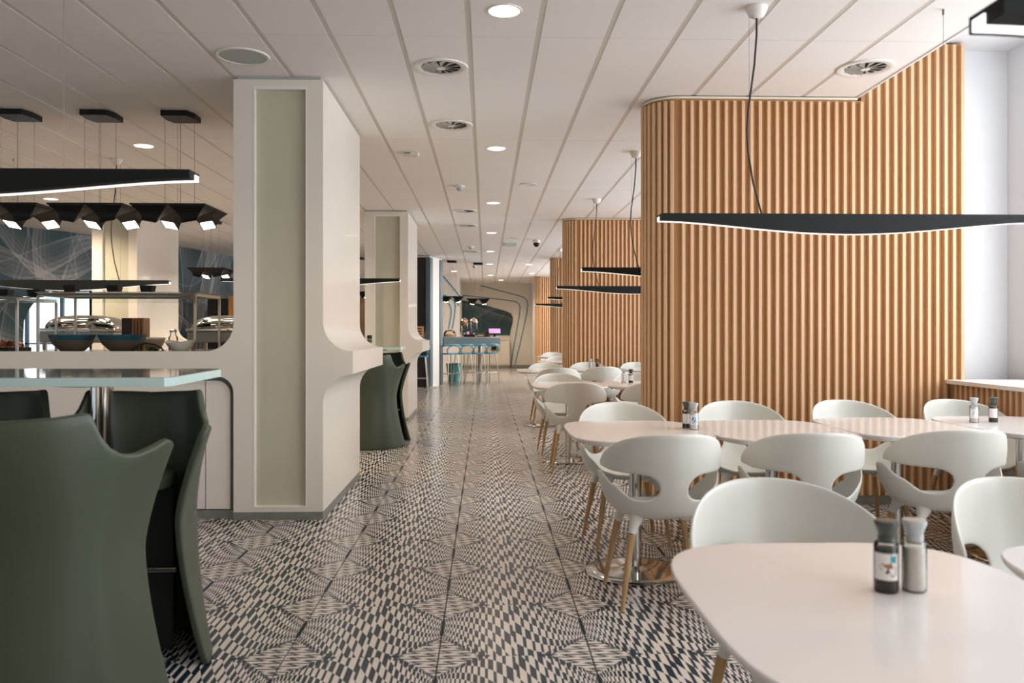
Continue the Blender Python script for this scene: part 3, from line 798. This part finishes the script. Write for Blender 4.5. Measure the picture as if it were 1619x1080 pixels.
chair(.88, 11.75, 183, 'white shell chair facing us at the fourth row beside the aisle', g4)
chair(1.50, 12.03, 176, 'white shell chair facing us before the second oak partition, left of small mills', g4)
chair(2.25, 12.0, 180, 'white shell chair facing us in the fourth row, cut by the near oak partition', g4)
chair(1.38, 15.15, 180, 'distant white shell chair behind the fifth row table', g5)
chair(1.50, 18.15, 180, 'most distant white shell chair behind the sixth row table', g5)

# ------------------------------------------------------------------ WHITE TABLES
def super_pts(a, b, n, N=56, sc=1.0):
    out = []
    for i in range(N):
        t = 2 * PI * i / N; c, s = math.cos(t), math.sin(t)
        out.append((a * sc * math.copysign(abs(c) ** (2 / n), c), b * sc * math.copysign(abs(s) ** (2 / n), s)))
    return out
def make_table():
    t = thing('cafe_table', '', 'table')
    bm = bmesh.new(); R = []
    for sc, z in ((.90, .716), (.965, .724), (.992, .736), (1.0, .744), (.998, .7485), (.992, .750)):
        R.append([bm.verts.new((x, y, z)) for x, y in super_pts(.366, .462, 3.9, 72, sc)])
    for a, b in zip(R, R[1:]):
        for i in range(72): bm.faces.new((a[i], a[(i + 1) % 72], b[(i + 1) % 72], b[i]))
    bm.faces.new(R[0][::-1]); bm.faces.new(R[-1]); obj('tabletop', bm, 'table', t, smooth=25)
    obj('mounting_plate', L([(.13, .708), (.13, .7158)], 24), 'black', t)
    obj('column', L([(.032, .012), (.032, .7079)], 28, cap0=False, cap1=False), 'chrome', t, smooth=60)
    obj('base_disc', L([(.262, 0), (.265, .004), (.262, .008), (.20, .013), (.10, .018), (.045, .024), (.036, .032)], 48), 'chrome', t, smooth=50)
    return t
tb = make_table(); tabs = [
 (.765, 1.545, 'nearest white cafe table in the lower right with pepper and salt mills on it'),
 (1.525, 1.52, 'white cafe table cut by the right edge, beside the nearest one'),
 (.795, 4.345, 'white cafe table at the aisle end of the second row, chrome base visible'),
 (1.53, 4.355, 'white cafe table second from the aisle in the second row'),
 (2.27, 4.47, 'white cafe table third from the aisle in the second row'),
 (3.015, 4.53, 'white cafe table by the window bench carrying two small mills'),
 (.82, 8.12, 'white cafe table beside the aisle in the middle row'),
 (1.56, 8.22, 'white cafe table with mills half hidden by the near oak partition, middle row'),
 (.79, 11.20, 'white cafe table jutting into the aisle in the fourth row'),
 (1.56, 11.52, 'white cafe table in front of the second oak partition, fourth row'),
 (2.30, 11.52, 'white cafe table in the fourth row, cut by the near oak partition'),
 (1.28, 14.45, 'distant white cafe table in the fifth row'),
 (1.45, 17.4, 'farthest white cafe table in the sixth row')]
for i, (x, y, lab) in enumerate(tabs):
    if i == 0: tb.location = (x, y, 0); tb['label'] = lab; tb['group'] = 'white cafe tables along the windows'
    else: dup(tb, (x, y, 0), 0, lab, 'white cafe tables along the windows')

# ------------------------------------------------------------------ MILLS
def cyl_patch(bm, r, a0, a1, z0, z1, n=8):
    A = [(r * math.cos(math.radians(a0 + (a1 - a0) * i / n)), r * math.sin(math.radians(a0 + (a1 - a0) * i / n))) for i in range(n + 1)]
    for p, q in zip(A, A[1:]): quad(bm, (*p, z0), (*q, z0), (*q, z1), (*p, z1))
def patch_poly(bm, r, pts):   # flat polygon wrapped on the jar, pts = (deg, z)
    c = (sum(p[0] for p in pts) / len(pts), sum(p[1] for p in pts) / len(pts))
    f = lambda p: bm.verts.new((r * math.cos(math.radians(p[0])), r * math.sin(math.radians(p[0])), p[1]))
    cv = f(c); vs = [f(p) for p in pts]
    for i in range(len(vs)): bm.faces.new((cv, vs[i], vs[(i + 1) % len(vs)]))
def mill(kind, x, y, label, style, z=.7505, face=-90):
    t = thing(kind + '_mill', label, 'mill', (x, y, z), math.atan2(-y, -x) + PI / 2, 'salt and pepper mills on the white tables')
    R = .0235
    cont = 'pepper' if kind == 'pepper' else 'salt'
    obj('glass_body', L([(R - .002, 0), (R, .003), (R, .094), (R - .003, .099)], 28), 'glass_jar', t, smooth=45)
    obj('contents', L([(R - .004, .003), (R - .0035, .006), (R - .0035, .088)], 24), cont, t, smooth=45)
    obj('neck', L([(.0165, .0992), (.0165, .112), (.0155, .1125)], 24), 'cap' if kind == 'pepper' else 'cap_grey', t, smooth=45)
    obj('cap', L([(.0155, .1128), (.0195, .125), (.0235, .137), (.0225, .142), (.012, .143)], 24), 'cap' if kind == 'pepper' else 'cap_grey', t, smooth=45)
    if style:
        bm = bmesh.new(); cyl_patch(bm, R + .0004, -150, -30, .027, .080, 12); lb = obj('label', bm, 'paper', t)
        r = R + .0008
        if style == 'near':
            bm = bmesh.new(); patch_poly(bm, r, [(-70, .060), (-42, .060), (-42, .078), (-70, .078)]); obj('print', bm, 'blue', lb)
            bm = bmesh.new(); patch_poly(bm, r, [(-125, .055), (-112, .048), (-88, .040), (-60, .034), (-44, .038), (-42, .056), (-70, .061), (-105, .061)]); obj('print', bm, 'cap', lb)
            bm = bmesh.new(); patch_poly(bm, r + .0003, [(-108, .056), (-85, .051), (-60, .051), (-58, .057), (-85, .060)]); obj('print', bm, 'brown', lb)
        elif style == 'leaf':
            for pts in ([(-112, .036), (-95, .034), (-72, .044), (-62, .060), (-66, .070), (-85, .052), (-104, .042)],
                        [(-116, .044), (-104, .048), (-88, .060), (-84, .072), (-104, .068), (-118, .058)],
                        [(-58, .052), (-56, .040), (-72, .032), (-88, .030), (-70, .038)]):
                bm = bmesh.new(); patch_poly(bm, r, pts); obj('print', bm, 'logo', lb)
        elif style == 'line':
            bm = bmesh.new(); patch_poly(bm, r, [(-112, .040), (-104, .042), (-84, .064), (-88, .068), (-104, .054)]); obj('print', bm, 'blue', lb)
    return t
mill('pepper', .803, 1.625, 'dark pepper mill with a paper label on the nearest table', 'near')
mill('salt', .862, 1.628, 'white salt mill right of the pepper mill on the nearest table', None)
mill('pepper', 1.085, 4.41, 'dark pepper mill behind the blue-leaf salt mill in the second row', 'plain')
mill('salt', 1.108, 4.345, 'white mill with a blue leaf print where two second-row tables meet', 'leaf')
mill('salt', 2.80, 4.63, 'white salt mill with thin blue print on the table by the window bench', 'line')
mill('pepper', 2.925, 4.65, 'pepper mill with dark cap on the table by the window bench', 'plain')
mill('salt', 1.40, 8.30, 'white mill with blue print on the middle row table', 'line')
mill('pepper', 1.475, 8.32, 'dark pepper mill on the middle row table', 'plain')
mill('salt', 1.47, 11.5, 'small distant white mill in front of the second oak partition', None)
mill('pepper', 1.565, 11.5, 'small distant dark mill in front of the second oak partition', None)

# ------------------------------------------------------------------ DARK GREEN TUB STOOLS
def tub_shell():
    bm = bmesh.new(); PE = 84; NP, NZ = 84, 26
    TOP = [(0, 1.012), (30, 1.020), (42, 1.028), (44, 1.022), (48, .955), (52, .915), (57, .890), (63, .884), (70, .896), (77, .912), (81, .912), (84, .890)]
    G = [(0, .75), (.15, .5), (.35, -.5), (.57, -1.0), (.75, -.5), (.91, .55), (1.03, .6)]
    def pos(ph, z):
        a = abs(ph); h = sstep((a - 25) / 55); g = min(.6, -1 + 1.6 * ((.55 - z) / .55) ** 1.6) if z < .55 else min(.55, -1 + 1.6 * ((z - .55) / .36) ** 1.4)
        R = .325 + .065 * g * h
        ang = math.radians(ph); x = R * math.sin(ang); y = -.33 * math.cos(ang)
        if y > -.20: y = -.20 + (y + .20) * 1.45
        y += -.05 * sstep((z - .55) / .45) * (1 - h) - .03 * sstep((.5 - z) / .5) * (1 - h)
        return (x, y + .03, z)
    rows = []
    for i in range(NP + 1):
        ph = -PE + 2 * PE * i / NP; zt = interl(TOP, abs(ph)); rows.append([bm.verts.new(pos(ph, zt * (j / NZ))) for j in range(NZ + 1)])
    for a, b in zip(rows, rows[1:]):
        for j in range(NZ): bm.faces.new((a[j], b[j], b[j + 1], a[j + 1]))
    me = mesh('shell', bm, ['tub', 'tub']); me = bake(me, [('SOLIDIFY', dict(thickness=.028, offset=0)), ('BEVEL', dict(width=.007, segments=2, limit_method='ANGLE', angle_limit=.9))])
    me.shade_smooth(); return me
TUB = tub_shell()
def tub():
    t = thing('tub_stool', '', 'stool')
    obj('shell', TUB, parent=t)
    obj('seat', L([(.15, .66), (.20, .665), (.207, .69), (.20, .715), (.15, .722)], 32, cy=-.03), 'tub', t, smooth=50)
    bm = bmesh.new(); n = 20; lo = []; hi = []
    for i in range(n + 1):
        a = math.radians(-74 + 148 * i / n); lo.append((.20 * math.sin(a), -.20 * math.cos(a) + .0))
    prism(bm, lo, .02, .655, plane='XY'); obj('inner_shade_body', bm, 'tub_in', t)  # black block standing in for the darkness inside the shell
    bm = bmesh.new(); tube(bm, [(-.245, .05, .36), (0, .055, .36), (.245, .05, .36)], .010); obj('footrest', bm, 'steel', t, smooth=60)
    return t
tu = tub(); first = True
for x, y, dg, lab in ((-1.42, 2.75, 0, 'dark green tub stool in the lower left foreground with its back to us'),
                      (-1.43, 3.24, 180, 'dark green tub stool across the high table, its open side toward us'),
                      (-2.08, 3.26, 180, 'dark green tub stool under the left end of the near high table'),
                      (-1.27, 9.18, 0, 'dark green tub stool in the middle distance right of the near column'),
                      (-1.25, 9.72, 180, 'dark green tub stool behind the distant one, only its edge showing')):
    if first: tu.location = (x, y, 0); tu['label'] = lab; tu['group'] = 'dark green tub stools'; first = False
    else: dup(tu, (x, y, 0), math.radians(dg), lab, 'dark green tub stools')
# high tables with glass tops
def high(x0, x1, y0, y1, label):
    t = thing('high_table', label, 'table')
    out = [(x0, y0 + .02), ((x0 + x1) / 2, y0 - .0), (x1 - .02, y0), (x1, y0 + .02), (x1 - .03, y1 - .06), (x1 - .06, y1), (x0, y1)]
    bm = bmesh.new(); prism(bm, out, 1.066, 1.0985, plane='XY'); obj('glass_edge', bm, 'frost', t)
    c = lambda p: ((p[0] - (x0 + x1) / 2) * .9975 + (x0 + x1) / 2, (p[1] - (y0 + y1) / 2) * .993 + (y0 + y1) / 2)
    bm = bmesh.new(); prism(bm, [c(p) for p in out], 1.0985, 1.1005, plane='XY'); obj('glass_top', bm, 'frost_top', t)
    for x in (x1 - .42, x0 + .42):
        ym = (y0 + y1) / 2
        obj('mounting_plate', L([(.20, 1.052), (.20, 1.0655)], 32, cx=x, cy=ym), 'black', t)
        obj('column', L([(.045, .02), (.045, 1.0519)], 28, cx=x, cy=ym), 'chrome', t, smooth=60)
        obj('base_disc', L([(.15, 0), (.15, .008), (.06, .02)], 40, cx=x, cy=ym), 'chrome', t, smooth=50)
high(-3.15, -1.18, 3.11, 3.86, 'high table with frosted glass edge and reflecting top at the left')
high(-2.95, -.95, 9.45, 10.15, 'high frosted glass table in the middle distance between the white columns')
# small pots stacked on second high table
t = thing('spice_pots', 'little stack of grey jars on the distant high table', 'jar', (-1.37, 9.75, 1.1008))
for i, (dz, mm) in enumerate(((0, 'grille'), (.045, 'leaf'), (.09, 'black'))): obj('jar', L([(.024, dz), (.03, dz + .006), (.03, dz + .036), (.024, dz + .042)], 20), mm, t, smooth=50)

# ------------------------------------------------------------------ PENDANTS
def make_pendant():
    """linear pendant centred on the origin, top edge at z=0, camera side is -Y"""
    t = thing('linear_pendant', '', 'pendant lamp'); H = 1.02; N = 48
    def hz(x): return .034 + .066 * math.cos(PI / 2 * min(1, abs(x) / H)) ** 1.6
    bm = bmesh.new(); sec = []
    for i in range(N + 1):
        x = -H + 2 * H * i / N; h = hz(x); sec.append([bm.verts.new((x, y, z)) for y, z in ((-.055, 0), (-.055, -h), (.055, -h), (.055, 0))])
    for a, b in zip(sec, sec[1:]):
        for k in range(4): bm.faces.new((a[k], a[(k + 1) % 4], b[(k + 1) % 4], b[k]))
    bm.faces.new(sec[0][::-1]); bm.faces.new(sec[-1]); obj('body', bm, 'black_matt', t, smooth=20)
    bm = bmesh.new(); sec = []
    for i in range(N + 1):
        x = -H + 2 * H * i / N; h = hz(x); sec.append([bm.verts.new((x, y, z)) for y, z in ((.0, -h + .001), (.0, -h - .0015), (.038, -h - .0015), (.038, -h + .001))])
    for a, b in zip(sec, sec[1:]):
        for k in range(4): bm.faces.new((a[k], a[(k + 1) % 4], b[(k + 1) % 4], b[k]))
    bm.faces.new(sec[0][::-1]); bm.faces.new(sec[-1])
    for sx in (-1, 1):
        bx(bm, min(sx * H, sx * (H + .004)), max(sx * H, sx * (H + .004)), 0, .038, -.0355, -.012)
    obj('light_strip', bm, 'led', t)
    return t
def cable_pts(x, drop, amp):
    return [(x + amp * math.sin(2.2 * PI * k / 12) * (1 - (k / 12) ** 3) * (1 if k else 0) - .0 * k, 0, drop * (1 - k / 12)) for k in range(13)]
def pendant(p, x, y, z, side, label, first=False, cable=True):
    # side -1: cable on the left, wire on the right
    top = 3.0 - z
    t = p if first else None
    if not first:
        t = thing('linear_pendant', '', 'pendant lamp')
        for ch in p.children:
            if ch.name.split('.')[0] in ('body', 'light_strip'): c = ch.copy(); COL.objects.link(c); c.parent = t
    t.location = (x, y, z); t['label'] = label; t['group'] = 'black linear pendant lamps'
    bm = bmesh.new()
    tube(bm, [(side * .50 + a, 0, b) for a, b in zip([0, .0, -.012, -.03, -.045, -.052, -.045, -.02, .02, .03], [top - .03, top - .15, top * .72, top * .6, top * .5, top * .4, top * .3, top * .16, .03, 0])], .0055)
    obj('cable', bm, 'cable', t, smooth=60)
    bm = bmesh.new(); tube(bm, [(-side * .51, 0, top), (-side * .51, 0, 0)], .0012, 5); tube(bm, [(-side * .51, 0, top), (-side * .51, 0, top - .03)], .006, 8)
    tube(bm, [(side * .54, 0, top), (side * .54, 0, 0)], .0010, 5); obj('wire', bm, 'wire', t)
    obj('canopy', L([(.018, top - .062), (.040, top - .05), (.055, top - .02), (.057, top - .002)], 28, cx=side * .50), 'white', t, smooth=50)
    return t
p0 = make_pendant()
pendant(p0, 1.94, 4.33, 1.893, -1, 'long black pendant with lit underside in front of the nearest oak partition', True)
pendant(p0, 1.965, 1.525, 1.885, -1, 'black pendant end entering the top right corner')
pendant(p0, 1.94, 7.85, 1.886, -1, 'upper black pendant of the two over the middle tables right of the aisle')
pendant(p0, 1.94, 10.64, 1.865, -1, 'lower, wider black pendant of the two before the second oak partition')
pendant(p0, 2.1, 14.3, 1.88, -1, 'small distant black pendant, upper of the pair before the third partition')
pendant(p0, 2.05, 17.1, 1.86, -1, 'small distant black pendant, lower of the pair before the third partition')
pendant(p0, -2.175, 3.30, 1.905, -1, 'long black pendant with bright lower edge over the near high table at left')
pendant(p0, -4.19, 8.34, 1.785, 1, 'black pendant hanging low across the buffet, above the glass screens')
pendant(p0, -2.02, 9.60, 1.89, 1, 'black pendant between the two white columns above the distant high table')

# ------------------------------------------------------------------ SPOT CLUSTERS
def make_cluster():
    t = thing('spot_cluster', '', 'ceiling lamp')
    obj('plate', B(-.285, .285, -.27, .27, -.012, 0), 'black', t)
    for sx, sy in ((-1, -1), (1, -1), (-1, 1), (1, 1)):
        bm = bmesh.new(); R = []
        for k in range(9):
            q = k / 8; hw = lerp(.135, .056, sstep(q ** .7)); z = -.0125 - .098 * q; off = .055 * q * q
            cx = sx * .143 + sx * .2 * off; cy = sy * .135 - off * .9 * (1 if sy < 0 else -1)
            tl = .45 * q * q
            R.append([bm.verts.new((cx + a * hw, cy + b * hw * .95, z + (b * hw * tl * (1 if sy < 0 else -1)) + a * sx * hw * tl * .4)) for a, b in ((-1, -1), (1, -1), (1, 1), (-1, 1))])
        for a, b in zip(R, R[1:]):
            for i in range(4): bm.faces.new((a[i], a[(i + 1) % 4], b[(i + 1) % 4], b[i]))
        c = [v.co.copy() for v in R[-1]]
        s = obj('spot_housing', bm, 'black', t, smooth=40)
        mid = sum(c, Vector()) / 4; bm = bmesh.new(); quad(bm, *[(mid + (p - mid) * .88) for p in c]); bmesh.ops.solidify(bm, geom=bm.faces[:], thickness=.003)
        obj('lens', bm, 'lens', s)
    return t
def cluster_hang(t, top):
    bm = bmesh.new()
    for x, y in ((-.09, -.08), (.02, -.05), (.09, .06), (-.05, .08)): tube(bm, [(x, y, 0), (x, y, top - .04)], .0016, 5)
    obj('wires', bm, 'wire', t)
    out = [(-.11, -.12), (.09, -.12), (.12, -.02), (.12, .12), (-.09, .12), (-.12, .02)]
    bm = bmesh.new(); prism(bm, out, top - .045, top - .002, plane='XY'); obj('canopy', bm, 'black', t)
cl = make_cluster(); first = True
for x, y, z, lab in ((-3.04, 6.60, 2.25, 'four-headed black spot lamp over the buffet, middle of the three'), (-2.42, 6.60, 2.25, 'four-headed black spot lamp over the buffet, nearest the white column'),
                  (-3.68, 6.60, 2.25, 'four-headed black spot lamp at the left edge over the buffet'), (-4.25, 12.9, 2.25, 'small distant black spot lamp in front of the far mural'),
                  (-3.45, 12.9, 2.25, 'distant black spot lamp partly behind the near column'), (-2.95, 19.2, 2.2, 'tiny black spot lamp in the gap between the white columns'),
                  (-.82, 20.0, 2.13, 'black spot lamp over the bar beside the slate column'), (-.19, 20.6, 2.10, 'black spot lamp over the bar above the drink dispensers')):
    if first: t = cl; first = False
    else:
        t = thing('spot_cluster', '', 'ceiling lamp')
        for ch in cl.children:
            if ch.name.split('.')[0] in ('plate', 'spot_housing'):
                c = ch.copy(); COL.objects.link(c); c.parent = t
                for g in ch.children: e = g.copy(); COL.objects.link(e); e.parent = c
    t.location = (x, y, z); t['label'] = lab; t['group'] = 'four-headed black spot lamps'
for t in [o for o in S.objects if o.name.startswith('spot_cluster')]: cluster_hang(t, 3.0 - t.location.z)
for x, y, z in ((-3.04, 6.6, 2.05), (-2.42, 6.6, 2.05), (-3.68, 6.6, 2.05), (-4.25, 12.8, 2.05), (-.5, 20.2, 1.9)):
    l = bpy.data.lights.new('spot_glow', 'SPOT'); l.energy = 14; l.spot_size = 2.0; l.spot_blend = .7; l.color = (1, .74, .50); l.shadow_soft_size = .1
    o = bpy.data.objects.new('spot_glow', l); COL.objects.link(o); o.location = (x, y, z)

# ------------------------------------------------------------------ CEILING FITTINGS
where = ['in the ceiling above the camera', 'large and bright at the top centre', 'second along the aisle', 'third along the aisle', 'fourth along the aisle', 'fifth along the aisle', 'sixth along the aisle', 'last one before the end wall',
  'over the near end of the buffet', 'over the buffet, left of the near column', 'beyond the buffet', 'in the far buffet area', 'far left, under the pendant', 'left of the spot lamps in the back', 'deep in the left room', 'left of the bar', 'behind the bar lamps', 'right of the bar lamps', 'near the fourth partition on the right', 'added to brighten the white end wall']
dl = None
for i, (x, y) in enumerate(DOWN):
    lab = 'round recessed ceiling downlight ' + where[i]
    if dl is None:
        dl = thing('downlight', lab, 'ceiling light', (x, y, 2.999), 0, 'round recessed downlights')
        obj('ring', L([(.098, -.001), (.094, -.006), (.084, -.006), (.082, -.001)], 32, cap0=False, cap1=False), 'white', dl, smooth=50)
        obj('disc', L([(.0825, -.0045), (.0825, -.0015)], 32), 'down', dl)
    else: dup(dl, (x, y, 2.999), 0, lab, 'round recessed downlights')
vt = None
for x, y, lab in ((-.292, 5.37, 'large round swirl air diffuser, nearest the camera on the ceiling'), (-.285, 6.87, 'round swirl air diffuser just beyond the nearest one'),
                  (-.30, 11.73, 'round air diffuser farther along the aisle ceiling'), (-.31, 13.33, 'round air diffuser, fourth along the aisle ceiling'),
                  (-.31, 17.6, 'small distant round air diffuser on the aisle ceiling'), (2.48, 5.30, 'round swirl air diffuser over the second row tables near the oak slats')):
    if vt is None:
        vt = thing('air_diffuser', lab, 'vent', (x, y, 2.999), 0, 'round swirl air diffusers')
        obj('rim', L([(.178, -.001), (.175, -.010), (.150, -.014), (.128, -.004), (.128, -.001)], 40, cap0=False, cap1=False), 'white', vt, smooth=50)
        obj('duct', L([(.127, -.0025), (.127, -.0015)], 40), 'dark', vt)
        obj('hub', L([(.03, -.0142), (.026, -.0025)], 20), 'white', vt)
        bm = bmesh.new()
        for k in range(12):
            a = 2 * PI * k / 12; u = Vector((math.cos(a), math.sin(a), 0)); w = Vector((-u.y, u.x, 0))
            quad(bm, tuple(u * .028 + Vector((0, 0, -.013))), tuple(u * .126 + w * -.004 + Vector((0, 0, -.012))), tuple(u * .126 + w * .040 + Vector((0, 0, -.0035))), tuple(u * .028 + w * .008 + Vector((0, 0, -.0035))))
        bmesh.ops.solidify(bm, geom=bm.faces[:], thickness=.001)
        obj('vanes', bm, 'white', vt)
    else: dup(vt, (x, y, 2.999), .3, lab, 'round swirl air diffusers')
for x, y, r_, lab in ((-1.519, 5.198, .165, 'round grey ceiling loudspeaker grille left of the near column'), (.495, 9.6, .10, 'small round ceiling plate right of the aisle downlights'), (.53, 15.1, .10, 'tiny far round ceiling plate right of the aisle')):
    t = thing('ceiling_speaker', lab, 'speaker', (x, y, 2.999))
    obj('ring', L([(r_, -.001), (r_ - .003, -.008), (r_ * .88, -.008), (r_ * .87, -.001)], 40, cap0=False, cap1=False), 'white', t, smooth=50)
    obj('grille', L([(r_ * .87, -.005), (r_ * .87, -.0015)], 40), 'grille' if r_ > .12 else 'white', t)
for x, y, lab in ((-.31, 9.72, 'white dome smoke detector on the aisle ceiling, nearest'), (-.30, 16.6, 'white smoke detector farther along the aisle ceiling'), (-.30, 21.5, 'tiny white smoke detector near the bar lamps'), (-4.9, 16.2, 'white smoke detector above the distant mural')):
    t = thing('smoke_detector', lab, 'detector', (x, y, 2.999))
    obj('base', L([(.06, -.001), (.06, -.02), (.05, -.028)], 24), 'white', t, smooth=50); obj('sensor_head', L([(.035, -.0285), (.032, -.055), (.02, -.062)], 24), 'grille', t, smooth=50)
t = thing('emergency_unit', 'small white rectangular emergency unit on the ceiling right of the near column', 'emergency light', (-.72, 7.95, 2.999))
obj('housing', B(-.075, .075, -.05, .05, -.03, -.001, bev=.004), 'white', t); obj('lens', B(-.03, .06, -.035, .02, -.045, -.0302, bev=.004), 'cream', t); obj('indicator', B(-.06, .0, -.053, -.0502, -.02, -.012), 'black', t)
tag(obj('ceiling_grille', B(.36, .60, 15.9, 16.5, 2.985, 2.9985), mat('pale_cyan_panel', (.52, .62, .62), .5)), 'pale blue-grey square grille panel in the distant aisle ceiling', 'vent')
t = thing('dome_camera', 'dark dome security camera on a white mount near the second partition', 'camera', (.95, 15.4, 2.999))
obj('mount', L([(.07, -.001), (.07, -.05), (.06, -.06)], 24), 'white', t, smooth=50); obj('dome', L([(.06, -.0605), (.058, -.09), (.035, -.125), (.005, -.135)], 24), 'black', t, smooth=50)

# ------------------------------------------------------------------ BAR
t = thing('bar_counter', 'slate blue bar counter standing on a steel leg at the end of the aisle', 'counter')
bar = [(-1.0, 19.62), (.37, 20.75), (.02, 21.3), (-1.3, 21.1), (-1.5, 19.75)]
bm = bmesh.new(); prism(bm, bar, .96, 1.12, plane='XY'); obj('apron', bm, 'slate', t)
bm = bmesh.new(); prism(bm, [(x * .985 - .01, y) for x, y in bar], 1.121, 1.15, plane='XY'); obj('top', bm, 'counter', t)
xl, _ = px2(759, 580, 20.75); obj('leg', L([(.05, 0), (.05, .959)], 20, cx=xl, cy=20.75), 'steel', t, smooth=60)
def make_stool():
    t = thing('bar_stool', '', 'stool')
    out = super_pts(.19, .18, 3, 32)
    bm = bmesh.new(); prism(bm, out, .735, .765, plane='XY'); obj('seat', bm, 'blue_st', t)
    bm = bmesh.new()
    tube(bm, [(-.16, -.14, .765), (-.20, -.16, .84), (-.14, -.17, .92), (0, -.18, .955), (.14, -.17, .92), (.20, -.16, .84), (.16, -.14, .765)], .016); obj('back_loop', bm, 'blue_st', t, smooth=60)
    bm = bmesh.new(); tube(bm, [(-.22, .02, .945), (-.19, -.14, .955), (0, -.20, .965), (.19, -.14, .955), (.22, .02, .945)], .020); obj('back_rail', bm, 'blue_st', t, smooth=60)
    for sx in (-1, 1):
        for sy in (-1, 1):
            bm = bmesh.new(); tube(bm, [(sx * .13, sy * .12, .735), (sx * .195, sy * .19, 0)], .012); obj('leg', bm, 'steel', t, smooth=60)
    bm = bmesh.new(); q = .172; tube(bm, [(-q, -q * .95, .28), (q, -q * .95, .28), (q, q * .95, .28), (-q, q * .95, .28), (-q, -q * .95, .28)], .008); obj('footrest', bm, 'chrome', t, smooth=60)
    return t
st = make_stool(); first = True
for x, y, lab in ((-.86, 19.62, 'turquoise bar stool against the slate column, leftmost under the bar'), (-.55, 19.88, 'turquoise bar stool second from the slate column'),
                  (-.24, 20.14, 'turquoise bar stool third from the slate column'), (.07, 20.40, 'turquoise bar stool at the right end of the bar'), (-1.42, 17.65, 'turquoise bar stool alone in front of the black panel')):
    if first: st.location = (x, y, 0); st.rotation_euler = (0, 0, .7); st['label'] = lab; st['group'] = 'turquoise bar stools'; first = False
    else: dup(st, (x, y, 0), .7 if x > -1 else 0, lab, 'turquoise bar stools')
for i, (px, lab) in enumerate(((734, 'glass drink dispenser with orange juice on the bar, left of two'), (749, 'clear glass drink dispenser on the bar, right of two'))):
    x, _ = px2(px, 520, 20.75); t = thing('drink_dispenser', lab, 'dispenser', (x, 20.75, 1.1505))
    obj('stand', L([(.09, 0), (.09, .01), (.02, .02), (.02, .09), (.085, .10)], 24), 'steel', t, smooth=50)
    obj('glass_cylinder', L([(.098, .101), (.10, .11), (.10, .36)], 28), 'glass_jar', t, smooth=50)
    if i == 0: obj('juice', L([(.092, .29), (.092, .345)], 24), 'juice', t, smooth=50)
    obj('lid', L([(.105, .361), (.105, .38), (.085, .43), (.045, .46), (.012, .468), (.012, .485)], 28), 'copper', t, smooth=50)
    obj('tap', B(-.015, .015, -.14, -.085, .11, .14), 'black', t)
x, _ = px2(711, 527, 20.15); t = thing('bread_dome', 'clear domed bread display at the left end of the bar', 'food cover', (x, 20.15, 1.1505))
obj('tray', L([(.15, 0), (.16, .02)], 32), 'pinkc', t); obj('glass_dome', L([(.15, .021), (.15, .07), (.12, .14), (.06, .17), (.01, .175)], 32), 'glass_jar', t, smooth=50)
bm = bmesh.new(); random.seed(3)
for k in range(6):
    a = k * 1.05; bmesh.ops.create_icosphere(bm, subdivisions=2, radius=.034, matrix=Matrix.Translation((.08 * math.cos(a), .08 * math.sin(a), .052)) @ Matrix.Diagonal((1.3, 1, .8, 1)))
o = obj('bread_rolls', bm, 'crate', t, smooth=60)
t = thing('till_screen', 'pink lit till screen tilted on a stand at the right end of the bar', 'screen', (px2(782, 520, 20.85)[0], 20.85, 1.1505))
obj('stand', B(-.03, .03, -.02, .02, 0, .10), 'black', t)
s = obj('display', B(-.15, .15, -.012, .012, -.07, .07), 'black', t, loc=(0, -.01, .14), rot=(-.5, 0, .1))
bm = bmesh.new(); bx(bm, -.145, .145, -.0135, -.0122, -.065, .065); obj('lit_panel', bm, 'pink', s)
bm = bmesh.new(); bx(bm, .03, .13, -.0145, -.0136, -.055, -.02); obj('lit_patch', bm, 'screenblue', s)
x, _ = px2(742, 528, 20.4)
t = thing('coffee_station', 'low black drip tray with a pink lit card between the dispensers', 'tray', (x, 20.4, 1.1505))
obj('tray', B(-.14, .14, -.06, .06, 0, .06, bev=.008), 'black', t); obj('lit_card', B(-.06, .0, .0, .01, .061, .13), 'pink', t)
x, _ = px2(763, 530, 20.65)
t = thing('napkin_box', 'brown napkin box on the bar beside the till', 'box', (x - .04, 20.65, 1.1505)); obj('box', B(-.1, .1, -.06, .06, 0, .085, bev=.004), 'taupe', t); obj('napkins', B(-.08, .06, -.065, -.0602, .02, .045), 'cream', t)
x, _ = px2(775, 530, 20.75)
t = thing('cup_stack', 'dark cup holder block at the far end of the bar top', 'holder', (x - .07, 20.72, 1.1505)); obj('block', B(-.06, .03, -.05, .05, 0, .13, bev=.005), 'darkbrown', t); obj('side_post', B(.032, .07, -.05, .05, 0, .10), 'taupe', t)
xp, _ = px2(716, 570, 20.9)
t = thing('waste_bucket', 'teal bucket standing on the floor behind the bar stools', 'bucket', (xp, 21.2, 0)); obj('bucket', L([(.14, 0), (.19, .45), (.18, .45), (.13, .01)], 28), 'pot', t, smooth=50); obj('rim', L([(.192, .44), (.198, .46), (.185, .462)], 28, cap0=False, cap1=False), 'teal', t)
xc_, zc_ = px2(664.5, 533, 18.5)
t = thing('wooden_crate', 'orange wooden crate with slots on the ledge before the black panel', 'crate', (xc_ - .02, 18.57, 1.1605))
bm = bmesh.new(); prism(bm, [(-.09, 0), (.09, 0), (.09, .24), (-.09, .24)], -.05, .05, [[(-.06, .05), (.05, .05), (.05, .075), (-.06, .075)], [(-.06, .11), (.05, .11), (.05, .135), (-.06, .135)], [(-.06, .17), (.05, .17), (.05, .195), (-.06, .195)]])
obj('body', bm, 'crate', t); obj('inside', B(-.085, .085, .0, .02, .01, .22), 'black', t)
